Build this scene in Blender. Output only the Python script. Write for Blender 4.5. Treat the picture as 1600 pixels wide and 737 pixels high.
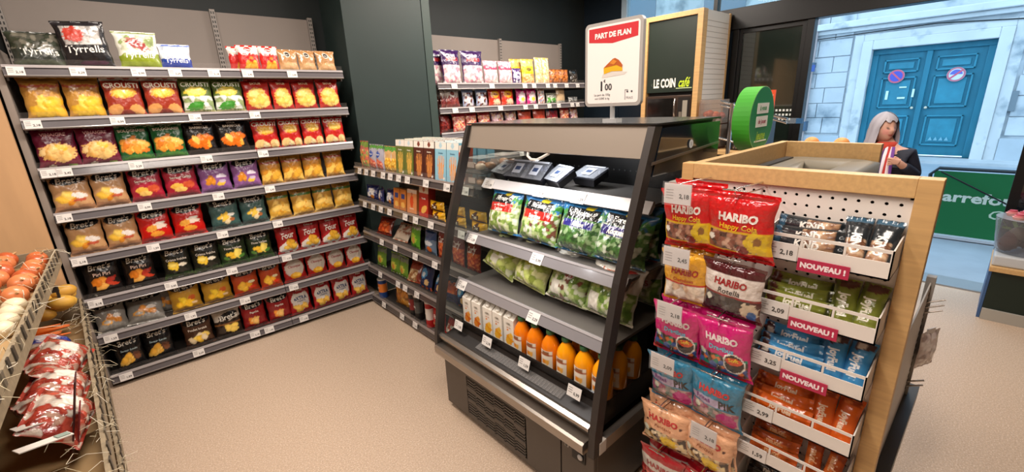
import bpy, math, random
import numpy as np
from mathutils import Vector, Matrix, Euler

for o in list(bpy.data.objects): bpy.data.objects.remove(o)
S = bpy.context.scene
COL = S.collection
PI = math.pi

# ------------------------------------------------------------------ camera
def make_camera():
    yaw, pitch, roll = (math.radians(a) for a in (48.6456578, -16.6589225, -2.4964703))
    f = Vector((math.cos(yaw)*math.cos(pitch), math.sin(yaw)*math.cos(pitch), math.sin(pitch)))
    r = Vector((math.sin(yaw), -math.cos(yaw), 0)); u = r.cross(f)
    c, s = math.cos(roll), math.sin(roll)
    r2, u2 = c*r+s*u, -s*r+c*u
    cam = bpy.data.cameras.new('camera'); cam.sensor_width = 36; cam.sensor_fit = 'HORIZONTAL'
    cam.lens = 682.085/1600*36; cam.clip_start = .02; cam.clip_end = 200
    o = bpy.data.objects.new('camera', cam); COL.objects.link(o)
    m = Matrix((r2, u2, -f)).transposed().to_4x4(); m.translation = (0, 0, 1.6)
    o.matrix_world = m; S.camera = o
make_camera()

# ------------------------------------------------------------------ world, sun-less overcast daylight, exposure
S.view_settings.view_transform = 'Standard'; S.view_settings.look = 'None'
S.view_settings.gamma = 1; S.view_settings.use_curve_mapping = False
S.view_settings.exposure = 0.08
W = bpy.data.worlds.new('sky'); S.world = W; W.use_nodes = True
bg = W.node_tree.nodes['Background']; bg.inputs[0].default_value = (.54, .78, 1, 1); bg.inputs[1].default_value = 3.0

def area(name, loc, size, power, col, direction=(0,0,-1), spread=None):
    l = bpy.data.lights.new(name, 'AREA'); l.shape = 'RECTANGLE'; l.size, l.size_y = size
    l.energy = power; l.color = col
    if spread: l.spread = spread
    o = bpy.data.objects.new(name, l); COL.objects.link(o); o.location = loc
    o.rotation_euler = Vector(direction).to_track_quat('-Z', 'X').to_euler()
    return o
WARM = (1, .89, .79)
LAMPS = [(.45, 2.45, 52), (.35, .3, 42), (2.6, 2.7, 44), (2.6, .6, 36), (4.0, 2.5, 13), (-1.2, 1.2, 32), (4.0, .5, 20), (3.5, 2.9, 24)]  # last one is an extra, added to brighten the sweets rack
CEIL = 3.0
for i, (x, y, p) in enumerate(LAMPS):
    area('ceiling_lamp_light', (x, y, CEIL-.085), (1.15, .22), p, WARM)
area('fridge_lamp_light', (1.44, 1.31, 1.40), (.92, .03), 4, (.95, .97, 1), (.25, 0, -1))

# ------------------------------------------------------------------ colour and materials
def lin(h):
    if isinstance(h, (tuple, list)): return tuple(h)
    h = h.lstrip('#'); v = [int(h[i:i+2], 16)/255 for i in (0, 2, 4)]
    return tuple(x/12.92 if x <= .04045 else ((x+.055)/1.055)**2.4 for x in v)

MATS = {}
def mat(name, colr='808080', rough=.5, metal=0, vcol=False, bump=None, noise=None, coat=0, emit=None, spec=.5, trans=0, alpha_mix=None, ior=1.45, var2=None):
    if name in MATS: return MATS[name]
    m = bpy.data.materials.new(name); m.use_nodes = True
    nt = m.node_tree; N = nt.nodes; L = nt.links
    b = N['Principled BSDF']; out = N['Material Output']
    c = lin(colr)
    b.inputs['Base Color'].default_value = (*c, 1); b.inputs['Roughness'].default_value = rough
    b.inputs['Metallic'].default_value = metal; b.inputs['Coat Weight'].default_value = coat
    b.inputs['Coat Roughness'].default_value = .12
    b.inputs['Specular IOR Level'].default_value = spec; b.inputs['Transmission Weight'].default_value = trans
    b.inputs['IOR'].default_value = ior
    tc = N.new('ShaderNodeTexCoord')
    src = None
    if vcol:
        a = N.new('ShaderNodeAttribute'); a.attribute_name = 'Col'; src = a.outputs['Color']
    if noise:                       # (scale, amount, detail, stretch)
        sc, am = noise[0], noise[1]
        mp = N.new('ShaderNodeMapping'); mp.inputs['Scale'].default_value = noise[2] if len(noise) > 2 else (1, 1, 1)
        n = N.new('ShaderNodeTexNoise'); n.inputs['Scale'].default_value = sc; n.inputs['Detail'].default_value = 5
        L.new(tc.outputs['Object'], mp.inputs[0]); L.new(mp.outputs[0], n.inputs['Vector'])
        r = N.new('ShaderNodeMapRange'); r.inputs[1].default_value = .3; r.inputs[2].default_value = .7
        r.inputs[3].default_value = 1-am; r.inputs[4].default_value = 1+am
        L.new(n.outputs['Fac'], r.inputs[0])
        mx = N.new('ShaderNodeVectorMath'); mx.operation = 'SCALE'
        if src: L.new(src, mx.inputs[0])
        else: mx.inputs[0].default_value = c
        L.new(r.outputs[0], mx.inputs['Scale'])
        src = mx.outputs[0]
        if var2:
            m2 = N.new('ShaderNodeMix'); m2.data_type = 'RGBA'
            n2 = N.new('ShaderNodeTexNoise'); n2.inputs['Scale'].default_value = var2[1]; n2.inputs['Detail'].default_value = 6
            L.new(tc.outputs['Object'], n2.inputs['Vector'])
            rr = N.new('ShaderNodeMapRange'); rr.inputs[1].default_value = var2[2]; rr.inputs[2].default_value = var2[3]
            L.new(n2.outputs['Fac'], rr.inputs[0]); L.new(rr.outputs[0], m2.inputs[0])
            L.new(src, m2.inputs[6]); m2.inputs[7].default_value = (*lin(var2[0]), 1); src = m2.outputs[2]
    if src: L.new(src, b.inputs['Base Color'])
    if bump:                        # (scale, strength, distance)
        n = N.new('ShaderNodeTexNoise'); n.inputs['Scale'].default_value = bump[0]; n.inputs['Detail'].default_value = 3
        L.new(tc.outputs['Object'], n.inputs['Vector'])
        bp = N.new('ShaderNodeBump'); bp.inputs['Strength'].default_value = bump[1]; bp.inputs['Distance'].default_value = bump[2] if len(bump) > 2 else .005
        L.new(n.outputs['Fac'], bp.inputs['Height']); L.new(bp.outputs[0], b.inputs['Normal'])
    if emit:
        b.inputs['Emission Color'].default_value = (*lin(emit[0]), 1); b.inputs['Emission Strength'].default_value = emit[1]
    if alpha_mix is not None:       # thin clear film or pane: mostly passes light straight through
        t = N.new('ShaderNodeBsdfTransparent'); t.inputs[0].default_value = (*lin(alpha_mix[1]), 1) if len(alpha_mix) > 1 else (1, 1, 1, 1)
        fr = N.new('ShaderNodeLayerWeight'); fr.inputs['Blend'].default_value = .5
        pw = N.new('ShaderNodeMath'); pw.operation = 'POWER'; pw.inputs[1].default_value = 4.5
        ad = N.new('ShaderNodeMath'); ad.operation = 'ADD'; ad.inputs[1].default_value = alpha_mix[0]; ad.use_clamp = True
        mx = N.new('ShaderNodeMixShader')
        L.new(fr.outputs['Facing'], pw.inputs[0]); L.new(pw.outputs[0], ad.inputs[0]); L.new(ad.outputs[0], mx.inputs[0])
        L.new(t.outputs[0], mx.inputs[1]); L.new(b.outputs[0], mx.inputs[2]); L.new(mx.outputs[0], out.inputs[0])
    MATS[name] = m
    return m

FOIL = mat('printed_foil', vcol=True, rough=.27, spec=.6, bump=(38, .35, .006), coat=.25)
FILM = mat('printed_clear_film', vcol=True, rough=.15, spec=.8, bump=(42, .7, .008), coat=.7)
CARD = mat('printed_card', vcol=True, rough=.5)
PAINT = mat('painted_parts', vcol=True, rough=.4)
MATTE = mat('matte_painted', vcol=True, rough=.8)
GREYM = mat('grey_shelf_metal', '4a4542', .45, .3, noise=(3, .06))
BACKM = mat('grey_back_panel', '877d76', .6, 0, noise=(2, .05))
RAIL = mat('price_rail_plastic', vcol=True, rough=.22, coat=.4)
RAILM = mat('price_rail_aluminium', vcol=True, rough=.3, metal=.35, coat=.4)
RISER = mat('clear_plastic_riser', 'b8aea8', .1, alpha_mix=(.06,))
BLACKW = mat('near_black_green_paint', '141b1c', .6, noise=(2, .15))
PILLM = mat('dark_green_paint', '263331', .5, noise=(1.5, .1))
WOOD = mat('light_oak', 'c39c68', .45, noise=(6, .10, (1, 1, 14)), bump=(60, .05))
WOODH = mat('light_oak_level_grain', 'c6a06c', .45, noise=(6, .10, (1, 14, 14)), bump=(60, .05))
WOODY = mat('oak_laminate', 'c29d6b', .45, noise=(5, .08, (10, 1, 10)))
DKMET = mat('charcoal_metal', '3d3836', .4, .4)
FRMET = mat('fridge_brown_grey_metal', '57514c', .35, .5, noise=(30, .05, (1, 1, 40)))
STEEL = mat('brushed_steel', 'a39b93', .28, .9)
CHROME = mat('chrome', 'd8d8d8', .12, 1)
BLACK = mat('black_plastic', '0b0b0c', .35)
GLOSSB = mat('glossy_black_glass', '0c0f14', .06, coat=.6, spec=.8)
CLEAR = mat('clear_glass', 'ffffff', .03, alpha_mix=(.03, 'e6ecea'))
SMOKE = mat('smoked_glass', '0a0a0c', .05, alpha_mix=(.06, 'e6e2de'))
WHITEP = mat('white_painted_metal', 'ded6cf', .45)

# ------------------------------------------------------------------ mesh builder
FONTCACHE = {}
def text2d(s, bold=0.0):
    k = (s, bold)
    if k in FONTCACHE: return FONTCACHE[k]
    cu = bpy.data.curves.new('t', 'FONT'); cu.body = s; cu.resolution_u = 2; cu.offset = bold; cu.fill_mode = 'FRONT'
    cu.align_x = 'CENTER'
    o = bpy.data.objects.new('t', cu)
    me = bpy.data.meshes.new_from_object(o)
    v = np.array([p.co[:2] for p in me.vertices], float).reshape(-1, 2)
    f = [tuple(p.vertices) for p in me.polygons]
    bpy.data.objects.remove(o); bpy.data.curves.remove(cu); bpy.data.meshes.remove(me)
    if len(v): v[:, 1] -= .35
    FONTCACHE[k] = (v, f); return v, f

class MB:
    def __init__(s): s.v = []; s.f = []; s.c = []; s.sm = []
    def add(s, vs, fs, col='ffffff', smooth=False):
        n = len(s.v); s.v += [tuple(p) for p in vs]
        if isinstance(col, np.ndarray): s.c += [tuple(x) for x in col]
        else: s.c += [lin(col)]*len(vs)
        s.f += [tuple(i+n for i in f) for f in fs]; s.sm += [smooth]*len(fs)
        return s
    def box(s, x0, x1, y0, y1, z0, z1, col='ffffff'):
        v = [(x, y, z) for x in (x0, x1) for y in (y0, y1) for z in (z0, z1)]
        return s.add(v, [(0,1,3,2),(4,6,7,5),(0,4,5,1),(2,3,7,6),(0,2,6,4),(1,5,7,3)], col)
    def obox(s, c, size, rot=(0,0,0), col='ffffff'):
        R = Euler(rot).to_matrix(); hx, hy, hz = (a/2 for a in size)
        v = [Vector(c)+R@Vector((x, y, z)) for x in (-hx, hx) for y in (-hy, hy) for z in (-hz, hz)]
        return s.add(v, [(0,1,3,2),(4,6,7,5),(0,4,5,1),(2,3,7,6),(0,2,6,4),(1,5,7,3)], col)
    def tube(s, pts, r, n=8, col='ffffff', caps=True):
        pts = [Vector(p) for p in pts]; rs = r if isinstance(r, (list, tuple)) else [r]*len(pts)
        rings = []; up = None
        for i, p in enumerate(pts):
            d = (pts[min(i+1, len(pts)-1)]-pts[max(i-1, 0)]).normalized()
            if up is None: up = Vector((0, 0, 1)) if abs(d.z) < .9 else Vector((1, 0, 0))
            a = d.cross(up).normalized(); b = a.cross(d).normalized(); up = b
            rings.append([p+rs[i]*(math.cos(t)*a+math.sin(t)*b) for t in (2*PI*k/n for k in range(n))])
        vs = [q for r_ in rings for q in r_]
        fs = [(i*n+k, i*n+(k+1) % n, (i+1)*n+(k+1) % n, (i+1)*n+k) for i in range(len(pts)-1) for k in range(n)]
        s.add(vs, fs, col, True)
        if caps:
            s.add(rings[0], [tuple(range(n))[::-1]], col); s.add(rings[-1], [tuple(range(n))], col)
        return s
    def lathe(s, prof, n=16, c=(0,0,0), col='ffffff', sx=1, sy=1, smooth=True):
        vs = [(c[0]+sx*r*math.cos(2*PI*k/n), c[1]+sy*r*math.sin(2*PI*k/n), c[2]+z) for r, z in prof for k in range(n)]
        fs = [(i*n+k, i*n+(k+1) % n, (i+1)*n+(k+1) % n, (i+1)*n+k) for i in range(len(prof)-1) for k in range(n)]
        s.add(vs, fs, col, smooth)
        s.add(vs[:n], [tuple(range(n))[::-1]], col); s.add(vs[-n:], [tuple(range(n))], col)
        return s
    def prism(s, pts, a0, a1, axis='y', col='ffffff'):
        # pts 2D outline; axis = extrusion axis
        def P(p, a):
            return {'y': (p[0], a, p[1]), 'x': (a, p[0], p[1]), 'z': (p[0], p[1], a)}[axis]
        n = len(pts); A = [P(p, a0) for p in pts]; B = [P(p, a1) for p in pts]
        for i in range(n):
            j = (i+1) % n; s.add([A[i], A[j], B[j], B[i]], [(0, 1, 2, 3)], col)
        s.add(A, [tuple(range(n))[::-1]], col); s.add(B, [tuple(range(n))], col)
        return s
    def ell(s, c, r, nu=10, nv=7, col='ffffff', rot=None, noise=0, seed=0):
        rnd = random.Random(seed); R = Euler(rot).to_matrix() if rot else None
        vs = []
        for j in range(nv+1):
            th = PI*j/nv
            for k in range(nu):
                ph = 2*PI*k/nu; q = 1+noise*(rnd.random()-.5)
                p = Vector((r[0]*q*math.sin(th)*math.cos(ph), r[1]*q*math.sin(th)*math.sin(ph), r[2]*q*math.cos(th)))
                if R: p = R@p
                vs.append(Vector(c)+p)
        fs = [(j*nu+k, (j+1)*nu+k, (j+1)*nu+(k+1) % nu, j*nu+(k+1) % nu) for j in range(nv) for k in range(nu)]
        return s.add(vs, fs, col, True)
    def text(s, st, o, xd, yd, size, col='000000', bold=.0, sx=1.0, shear=0, off=.0):
        v, f = text2d(st, bold)
        if not len(v): return s
        o, xd, yd = Vector(o), Vector(xd), Vector(yd); n = xd.cross(yd)
        return s.add([o+xd*(size*(sx*x+shear*y))+yd*(size*y)+n*off for x, y in v], f, col)
    def build(s, name, m, parent=None, bevel=0, world=False):
        me = bpy.data.meshes.new(name)
        v = s.v
        if world and parent is not None:
            l = parent['_w'] if '_w' in parent.keys() else parent.location
            v = [(a-l[0], b-l[1], c-l[2]) for a, b, c in v]
        me.from_pydata(v, [], s.f)
        at = me.attributes.new('Col', 'FLOAT_COLOR', 'POINT')
        at.data.foreach_set('color', np.hstack([np.array(s.c, np.float32), np.ones((len(s.c), 1), np.float32)]).ravel())
        me.polygons.foreach_set('use_smooth', s.sm); me.materials.append(m); me.update()
        o = bpy.data.objects.new(name, me); COL.objects.link(o)
        if parent is not None: o.parent = parent
        if bevel:
            b = o.modifiers.new('bevel', 'BEVEL'); b.width = bevel; b.segments = 2; b.limit_method = 'ANGLE'
        return o

def thing(name, label, cat, loc=(0,0,0), rz=0, group=None):
    o = bpy.data.objects.new(name, None); COL.objects.link(o); o.location = loc; o.rotation_euler = (0, 0, rz)
    o.empty_display_size = .05
    return tag(o, label, cat, group)
def tag(o, label=None, cat=None, group=None, kind=None):
    if label: o['label'] = label
    if cat: o['category'] = cat
    if group: o['group'] = group
    if kind: o['kind'] = kind
    return o
def children(o): return [c for c in o.children]
def dup(root, loc=None, rot=None, label=None, group=None, scale=None):
    r = root.copy(); COL.objects.link(r)
    if loc is not None: r.location = loc
    if rot is not None: r.rotation_euler = rot
    if scale is not None: r.scale = scale
    if label: r['label'] = label
    if group: r['group'] = group
    for ch in root.children:
        c = ch.copy(); COL.objects.link(c); c.parent = r
        for g in ch.children:
            d = g.copy(); COL.objects.link(d); d.parent = c
    return r
def struct(name, mb, m, parent=None, bevel=0):
    o = mb.build(name, m, parent, bevel)
    if parent is None: o['kind'] = 'structure'
    return o
ORD = ['leftmost', 'second from left', 'third from left', 'fourth from left', 'fifth from left', 'sixth from left', 'seventh from left', 'eighth from left', 'ninth from left', 'tenth from left', 'eleventh from left', 'twelfth from left', 'thirteenth from left']
NTH = ['top', 'second', 'third', 'fourth', 'fifth', 'sixth', 'seventh', 'bottom']
CH = {}

# ------------------------------------------------------------------ print: colours evaluated over a pack's face
def h2(ix, iy, k):
    n = (ix.astype(np.int64)*374761393+iy.astype(np.int64)*668265263+k*1274126177) & 0xffffffff
    n = ((n ^ (n >> 13))*1274126177) & 0xffffffff
    return ((n ^ (n >> 16)) & 0xffff)/65535.0
def vnoise(x, y, k=0):
    ix, iy = np.floor(x), np.floor(y); fx, fy = x-ix, y-iy; fx = fx*fx*(3-2*fx); fy = fy*fy*(3-2*fy)
    a, b = h2(ix, iy, k), h2(ix+1, iy, k); c, d = h2(ix, iy+1, k), h2(ix+1, iy+1, k)
    return (a*(1-fx)+b*fx)*(1-fy)+(c*(1-fx)+d*fx)*fy
def paint(ops, A, B, w, h, seed):
    """A: -.5..0.5 across, B: 0..1 up. returns n x 3 linear colours"""
    n = len(A); C = np.zeros((n, 3)); X, Y = A*w*100, B*h*100          # centimetres
    for q, op in enumerate(ops):
        k = op[0]
        if k == 'F': C[:] = lin(op[1])
        elif k == 'B':
            wv = op[4] if len(op) > 4 else 0
            e = (vnoise(X*1.1+seed, Y*0+q, seed)-.5)*wv
            C[(B > op[1]+e) & (B < op[2]+(e if op[2] < .98 else 0))] = lin(op[3])
        elif k == 'R':
            C[(A > op[1]) & (A < op[2]) & (B > op[3]) & (B < op[4])] = lin(op[5])
        elif k == 'D':
            a, b, ra, rb, col = op[1:6]; ang = op[6] if len(op) > 6 else 0; rag = op[7] if len(op) > 7 else 0
            dx, dy = (A-a)*w, (B-b)*h; c, s_ = math.cos(ang), math.sin(ang)
            u, v = dx*c+dy*s_, -dx*s_+dy*c
            r = np.sqrt((u/(ra*w))**2+(v/(rb*h))**2)+(vnoise(X*1.3, Y*1.3, seed+q)-.5)*rag
            C[r < 1] = lin(col)
        elif k == 'H':      # heap of crisps: a, b, spread a, spread b, n, colours, size
            a, b, sa, sb, m, cols, sz = op[1:8]; rnd = random.Random(seed*7+q)
            for i in range(m):
                ca, cb = a+sa*(rnd.random()*2-1), b+sb*(rnd.random()*2-1); ang = rnd.random()*PI
                ra, rb = sz*(.8+.5*rnd.random()), sz*(.5+.3*rnd.random())
                dx, dy = (A-ca)*w, (B-cb)*h; c, s_ = math.cos(ang), math.sin(ang); u, v = dx*c+dy*s_, -dx*s_+dy*c
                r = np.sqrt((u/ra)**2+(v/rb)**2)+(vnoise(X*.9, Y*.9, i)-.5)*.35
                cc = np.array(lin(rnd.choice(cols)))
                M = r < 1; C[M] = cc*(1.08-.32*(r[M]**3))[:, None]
        elif k == 'V':      # cells: a0,a1,b0,b1,colours,scale(cm)
            a0, a1, b0, b1, cols, sc = op[1:7]
            M = (A > a0) & (A < a1) & (B > b0) & (B < b1)
            if not M.any(): continue
            x, y = X[M]/sc+50, Y[M]/sc+50; ix, iy = np.floor(x), np.floor(y); best = np.full(len(x), 9.); bi = np.zeros(len(x)); 
            for dx in (-1, 0, 1):
                for dy in (-1, 0, 1):
                    jx, jy = ix+dx, iy+dy
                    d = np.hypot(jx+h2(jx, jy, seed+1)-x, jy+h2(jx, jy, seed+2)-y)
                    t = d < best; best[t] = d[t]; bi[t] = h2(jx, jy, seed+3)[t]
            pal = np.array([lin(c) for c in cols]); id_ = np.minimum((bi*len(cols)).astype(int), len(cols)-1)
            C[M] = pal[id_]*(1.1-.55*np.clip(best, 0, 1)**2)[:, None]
    return C

def pillow(w, h, t, ops, texts, res=.005, seed=1, horiz=False, pinch=.10, m=FOIL, name='packet', backcol=None, sag=.12, wr=1.0):
    rnd = random.Random(seed)
    nu, nv = max(6, round(w/res)), max(6, round(h/res))
    U, V = np.meshgrid(np.linspace(-1, 1, nu+1), np.linspace(0, 1, nv+1))
    if horiz: E = (U+1)/2; Q = V*2-1; sl = .012/w
    else: E = V; Q = U; sl = .010/h
    ee = np.clip((E-sl)/(1-2*sl), 0, 1)
    prof = np.clip(4*ee*(1-ee), 0, 1)**.42*(1.0+(0 if horiz else sag*(1-2*E)))
    side = (1-np.abs(Q)**2.6)**.7
    d = t/2*prof*side
    p1, p2, p3 = rnd.random()*6, rnd.random()*6, rnd.random()*6
    kx = U*w*100; kz = V*h*100
    d = d+side*wr*(.0022*np.sin(Q*9+p1+3*np.sin(E*3))*(1-np.clip(4*ee*(1-ee), 0, 1)) + .0042*(vnoise(kx*.38+p1*9, kz*.38+p2*9, seed)-.5)*prof + .0024*(vnoise(kx*.95+p1, kz*.95, seed+5)-.5))
    ed = (np.abs(Q) > .999); d[ed] = 0
    wf = 1-pinch*np.clip(prof, 0, 1)
    if horiz: X = U*w/2; Z = h/2+(V-.5)*h*wf
    else: X = U*w/2*wf; Z = V*h
    X = X+.0015*np.sin(Z*90+p3)*(0 if horiz else 1)
    P = np.stack([X, -d, Z], -1).reshape(-1, 3)
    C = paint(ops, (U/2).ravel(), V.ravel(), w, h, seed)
    F = [(j*(nu+1)+i, j*(nu+1)+i+1, (j+1)*(nu+1)+i+1, (j+1)*(nu+1)+i) for j in range(nv) for i in range(nu)]
    mb = MB(); mb.add(P, F, C, True)
    # back
    st = max(2, nu//6); iu = list(range(0, nu, st))+[nu]; sv = 2; iv = list(range(0, nv, sv))+[nv]
    D0 = t/2*prof*side
    bk = [(X[j, i], D0[j, i]*.8, Z[j, i]) for j in iv for i in iu]
    n2 = len(iu)
    mb.add(bk, [(j*n2+i, (j+1)*n2+i, (j+1)*n2+i+1, j*n2+i+1) for j in range(len(iv)-1) for i in range(n2-1)],
           backcol or [c for c in ops if c[0] == 'F'][0][1], True)
    # lettering follows the front surface
    for tx in texts:
        st_, a, b, size, col = tx[:5]; bold = tx[5] if len(tx) > 5 else .02; sx = tx[6] if len(tx) > 6 else 1; sh = tx[7] if len(tx) > 7 else 0; rot = tx[8] if len(tx) > 8 else 0
        v, f = text2d(st_, bold)
        if not len(v): continue
        if rot:
            c, s_ = math.cos(rot), math.sin(rot)
        else: c, s_ = 1, 0
        lx, ly = size*(sx*v[:, 0]+sh*v[:, 1]), size*v[:, 1]
        uu = a*w+lx*c-ly*s_; zz = b*h+lx*s_+ly*c
        gu = np.clip((uu/w+.5)*nu, 0, nu-1e-6); gv = np.clip(zz/h*nv, 0, nv-1e-6)
        i, j = gu.astype(int), gv.astype(int); fu, fv = gu-i, gv-j
        G = P.reshape(nv+1, nu+1, 3)
        Q_ = (G[j, i]*((1-fu)*(1-fv))[:, None]+G[j, i+1]*(fu*(1-fv))[:, None]+G[j+1, i]*((1-fu)*fv)[:, None]+G[j+1, i+1]*(fu*fv)[:, None])
        Q_[:, 1] -= .0012
        mb.add(Q_, f, col)
    return mb

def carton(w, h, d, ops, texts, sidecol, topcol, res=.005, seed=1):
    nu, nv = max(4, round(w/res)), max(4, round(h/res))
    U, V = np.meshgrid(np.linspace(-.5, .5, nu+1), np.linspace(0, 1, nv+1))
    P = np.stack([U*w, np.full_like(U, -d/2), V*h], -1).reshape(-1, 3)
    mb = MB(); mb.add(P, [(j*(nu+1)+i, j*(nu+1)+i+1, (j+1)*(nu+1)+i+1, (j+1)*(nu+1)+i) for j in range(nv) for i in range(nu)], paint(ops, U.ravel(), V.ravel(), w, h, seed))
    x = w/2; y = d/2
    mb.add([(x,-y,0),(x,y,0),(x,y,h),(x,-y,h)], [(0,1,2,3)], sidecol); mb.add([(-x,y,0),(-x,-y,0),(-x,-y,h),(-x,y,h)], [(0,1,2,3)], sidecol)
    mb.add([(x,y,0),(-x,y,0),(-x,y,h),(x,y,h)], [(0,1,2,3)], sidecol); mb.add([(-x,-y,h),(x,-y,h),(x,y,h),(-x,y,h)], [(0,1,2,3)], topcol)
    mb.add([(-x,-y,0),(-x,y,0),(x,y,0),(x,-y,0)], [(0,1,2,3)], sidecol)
    for st_, a, b, size, col, *r in texts:
        mb.text(st_, (a*w, -d/2-.0006, b*h), (1,0,0), (0,0,1), size, col, r[0] if r else .02, r[1] if len(r) > 1 else 1, r[2] if len(r) > 2 else 0)
    return mb

# ------------------------------------------------------------------ kinds of packs
CY = ['f1bf45', 'e5a030', 'f5cf66', 'd98a26']; CO = ['ee9a35', 'e07f22', 'f5b355']; CP = ['f3d9a0', 'e9c27e', 'f7e4b6']
K = {}
def kind(key, node, look, w, h, t, ops, texts, cat='crisps', m=FOIL, **kw): K[key] = dict(node=node, look=look, cat=cat, w=w, h=h, t=t, ops=ops, texts=texts, m=m, **kw)
def brets(c1, c2, flav, extra, tint='ffffff'):
    return [('F', c1), ('D', 0, .85, .45, .135, '0c0c0e', .06), ('B', 0, .16, c2, .05)]+extra, \
           [('Bret\'s', 0, .835, .046, 'e8e4da', .02, 1, .15, .05), (flav, 0, .60, .021, 'f4eadc', .02)]
def tyr(c1, c2): return [('F', c1), ('B', 0, .42, c2, .02)], [('Tyrrells', 0, .42, .045, 'f2f0ea', .02, 1, 0, .03)]
cp = 'crisp_packet'
ty = 'Tyrrells'
kind('tgreen', cp, 'dark green crisp packet with grey vegetable picture', .205, .195, .07, [('F', '2b3029'), ('V', -.5, .5, .5, .96, ['4a4a42', '6e6a5e', '33382c'], 2.2), ('B', 0, .20, '3b4434', .04)], [(ty, .05, .42, .048, 'ece8dd', .01)])
kind('tblack', cp, 'black crisp packet with red and white picture', .2, .25, .07, [('F', '1d1a1d'), ('V', -.40, .40, .50, .9, ['b9b4b0', 'd8d5d0', '8b8682'], 2.6), ('D', -.16, .72, .2, .17, 'b5392b', .6, .4), ('B', .93, 1, '2a2629'), ('D', .1, .13, .3, .05, '3d1230')], [(ty, 0, .42, .052, 'f2efe8', .012)])
kind('twhite', cp, 'white and lime crisp packet with red picture', .185, .215, .07, [('F', 'e3e2d4'), ('V', -.42, .42, .5, .9, ['c9cbb0', 'f0efe4', '8c9c62'], 2.2), ('D', 0, .66, .3, .12, '9a2f2c', -.6, .5), ('B', 0, .4, '8a9a2a', .10), ('B', .94, 1, '6d7d2c')], [(ty, 0, .38, .046, 'f4f2e6', .012)])
kind('tblue', cp, 'small white and blue crisp packet', .15, .155, .05, [('F', 'cfd6e2'), ('V', -.45, .45, .45, .93, ['e7eaf0', 'b8c2d2', 'dfe3ea'], 2.4), ('B', 0, .42, '233f97', .03), ('B', .93, 1, '3c5cb0')], [('Tyrrells', 0, .36, .036, 'eef2fa', .012)])
kind('gold_p', cp, 'plain gold crisp packet with yellow crisps', .165, .225, .065, [('F', 'bd8a3c'), ('B', .62, 1, 'a06f2d', .2), ('B', .76, .82, '8f3a24', .05), ('H', .06, .32, .26, .14, 9, ['f0c23a', 'eeb52c', 'f5cf55'], .036), ('D', .2, .04, .16, .03, 'e8e4da')], [])
def croustop(c, c2, ch): return [('F', c), ('D', 0, .62, .36, .15, 'e59a2c', 0, .25), ('D', 0, .6, .28, .09, 'f3c046', 0, .3), ('D', -.30, .2, .2, .13, ch, .3), ('D', .28, .18, .2, .13, ch, -.3), ('D', .02, .1, .16, .07, c2), ('B', .93, 1, 'e8ded2', .02)]
kind('crousti_r', cp, 'brown red crisp packet with orange oval', .178, .225, .06, croustop('9a3320', '7c2317', 'd99a58'), [('CROUSTI', 0, .80, .040, 'f6ead6', .03)])
kind('crousti_g', cp, 'green and grey crisp packet with yellow oval', .175, .225, .06, [('F', '55682a'), ('V', -.5, .5, .12, .5, ['c9cdc0', '8fa06a', 'e4e4dc'], 2.6), ('D', -.04, .62, .36, .14, 'd8c23e', 0, .3), ('D', .0, .62, .26, .07, 'f0dc6a', 0, .3), ('D', -.12, .22, .3, .12, '3f8e2e', .3, .3), ('B', 0, .1, 'b5ad7c', .04)], [('CROUSTI', 0, .82, .038, 'eef0da', .03)])
kind('croustr2', cp, 'bright red crisp packet with golden bowl picture', .165, .225, .06, croustop('bb2019', 'd04a2c', 'eec684')+[('H', .02, .16, .34, .05, 6, CP, .022)], [('CROUSTI', 0, .80, .038, 'fbeedd', .03)])
kind('vinaigre', cp, 'maroon crisp packet with pale crisps', .175, .225, .06, [('F', '6b1330'), ('D', 0, .38, .44, .22, 'e3b168', 0, .5), ('H', .0, .36, .26, .14, 8, ['ebbf74', 'f2cf8e', 'e0a856'], .036), ('D', .12, .5, .16, .07, 'f0b83c', -.4), ('D', -.2, .06, .1, .03, 'e6d6c0'), ('D', .28, .06, .1, .025, '8eae4a')], [('VINAIGRE', 0, .82, .024, 'eeb6b8', .03), ('100% pommes de terre', 0, .93, .010, 'e2c8b8', .01)])
kind('bolo', cp, 'green crisp packet with orange crisps and lettering', .165, .22, .06, [('F', '185a2c'), ('H', .0, .42, .34, .13, 14, ['e79a35', 'd97a24', 'f2b650'], .03), ('D', 0, .10, .44, .09, '3f7d2a', 0, .5), ('B', .93, 1, 'b8c8a0', .03)], [('BOLOGNAISE', 0, .83, .022, 'f2e9d6', .03), ('SAVEUR', 0, .92, .014, 'f2e9d6', .02)])
kind('barb', cp, 'black crisp packet with bright orange crisps', .165, .22, .06, [('F', '1a1412'), ('H', 0, .42, .33, .14, 15, ['f08a1e', 'e66f12', 'f7a83c', 'f9c15a'], .03), ('D', -.1, .05, .3, .04, '2b1d16')], [('BARBECUE', 0, .82, .021, 'f0e2d2', .03), ('SAVEUR', 0, .91, .013, 'f0e2d2', .02)])
kind('tan', cp, 'tan crisp packet with black logo', .17, .215, .065, *brets('c49668', 'a87650', '', [('H', -.06, .36, .2, .1, 5, CY, .03), ('D', .2, .42, .2, .07, 'efe6de', -.2, .4), ('D', .18, .3, .16, .04, 'b8543a', .1, .4)]))
kind('crim', cp, 'crimson crisp packet with black logo', .165, .215, .065, *brets('a51d34', '8c152a', 'Saveur Grillé', [('D', -.16, .34, .2, .085, 'eeb34a'), ('D', -.08, .24, .2, .07, 'f2c468'), ('D', .2, .36, .18, .10, 'c8502c', 0, .5)]))
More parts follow.
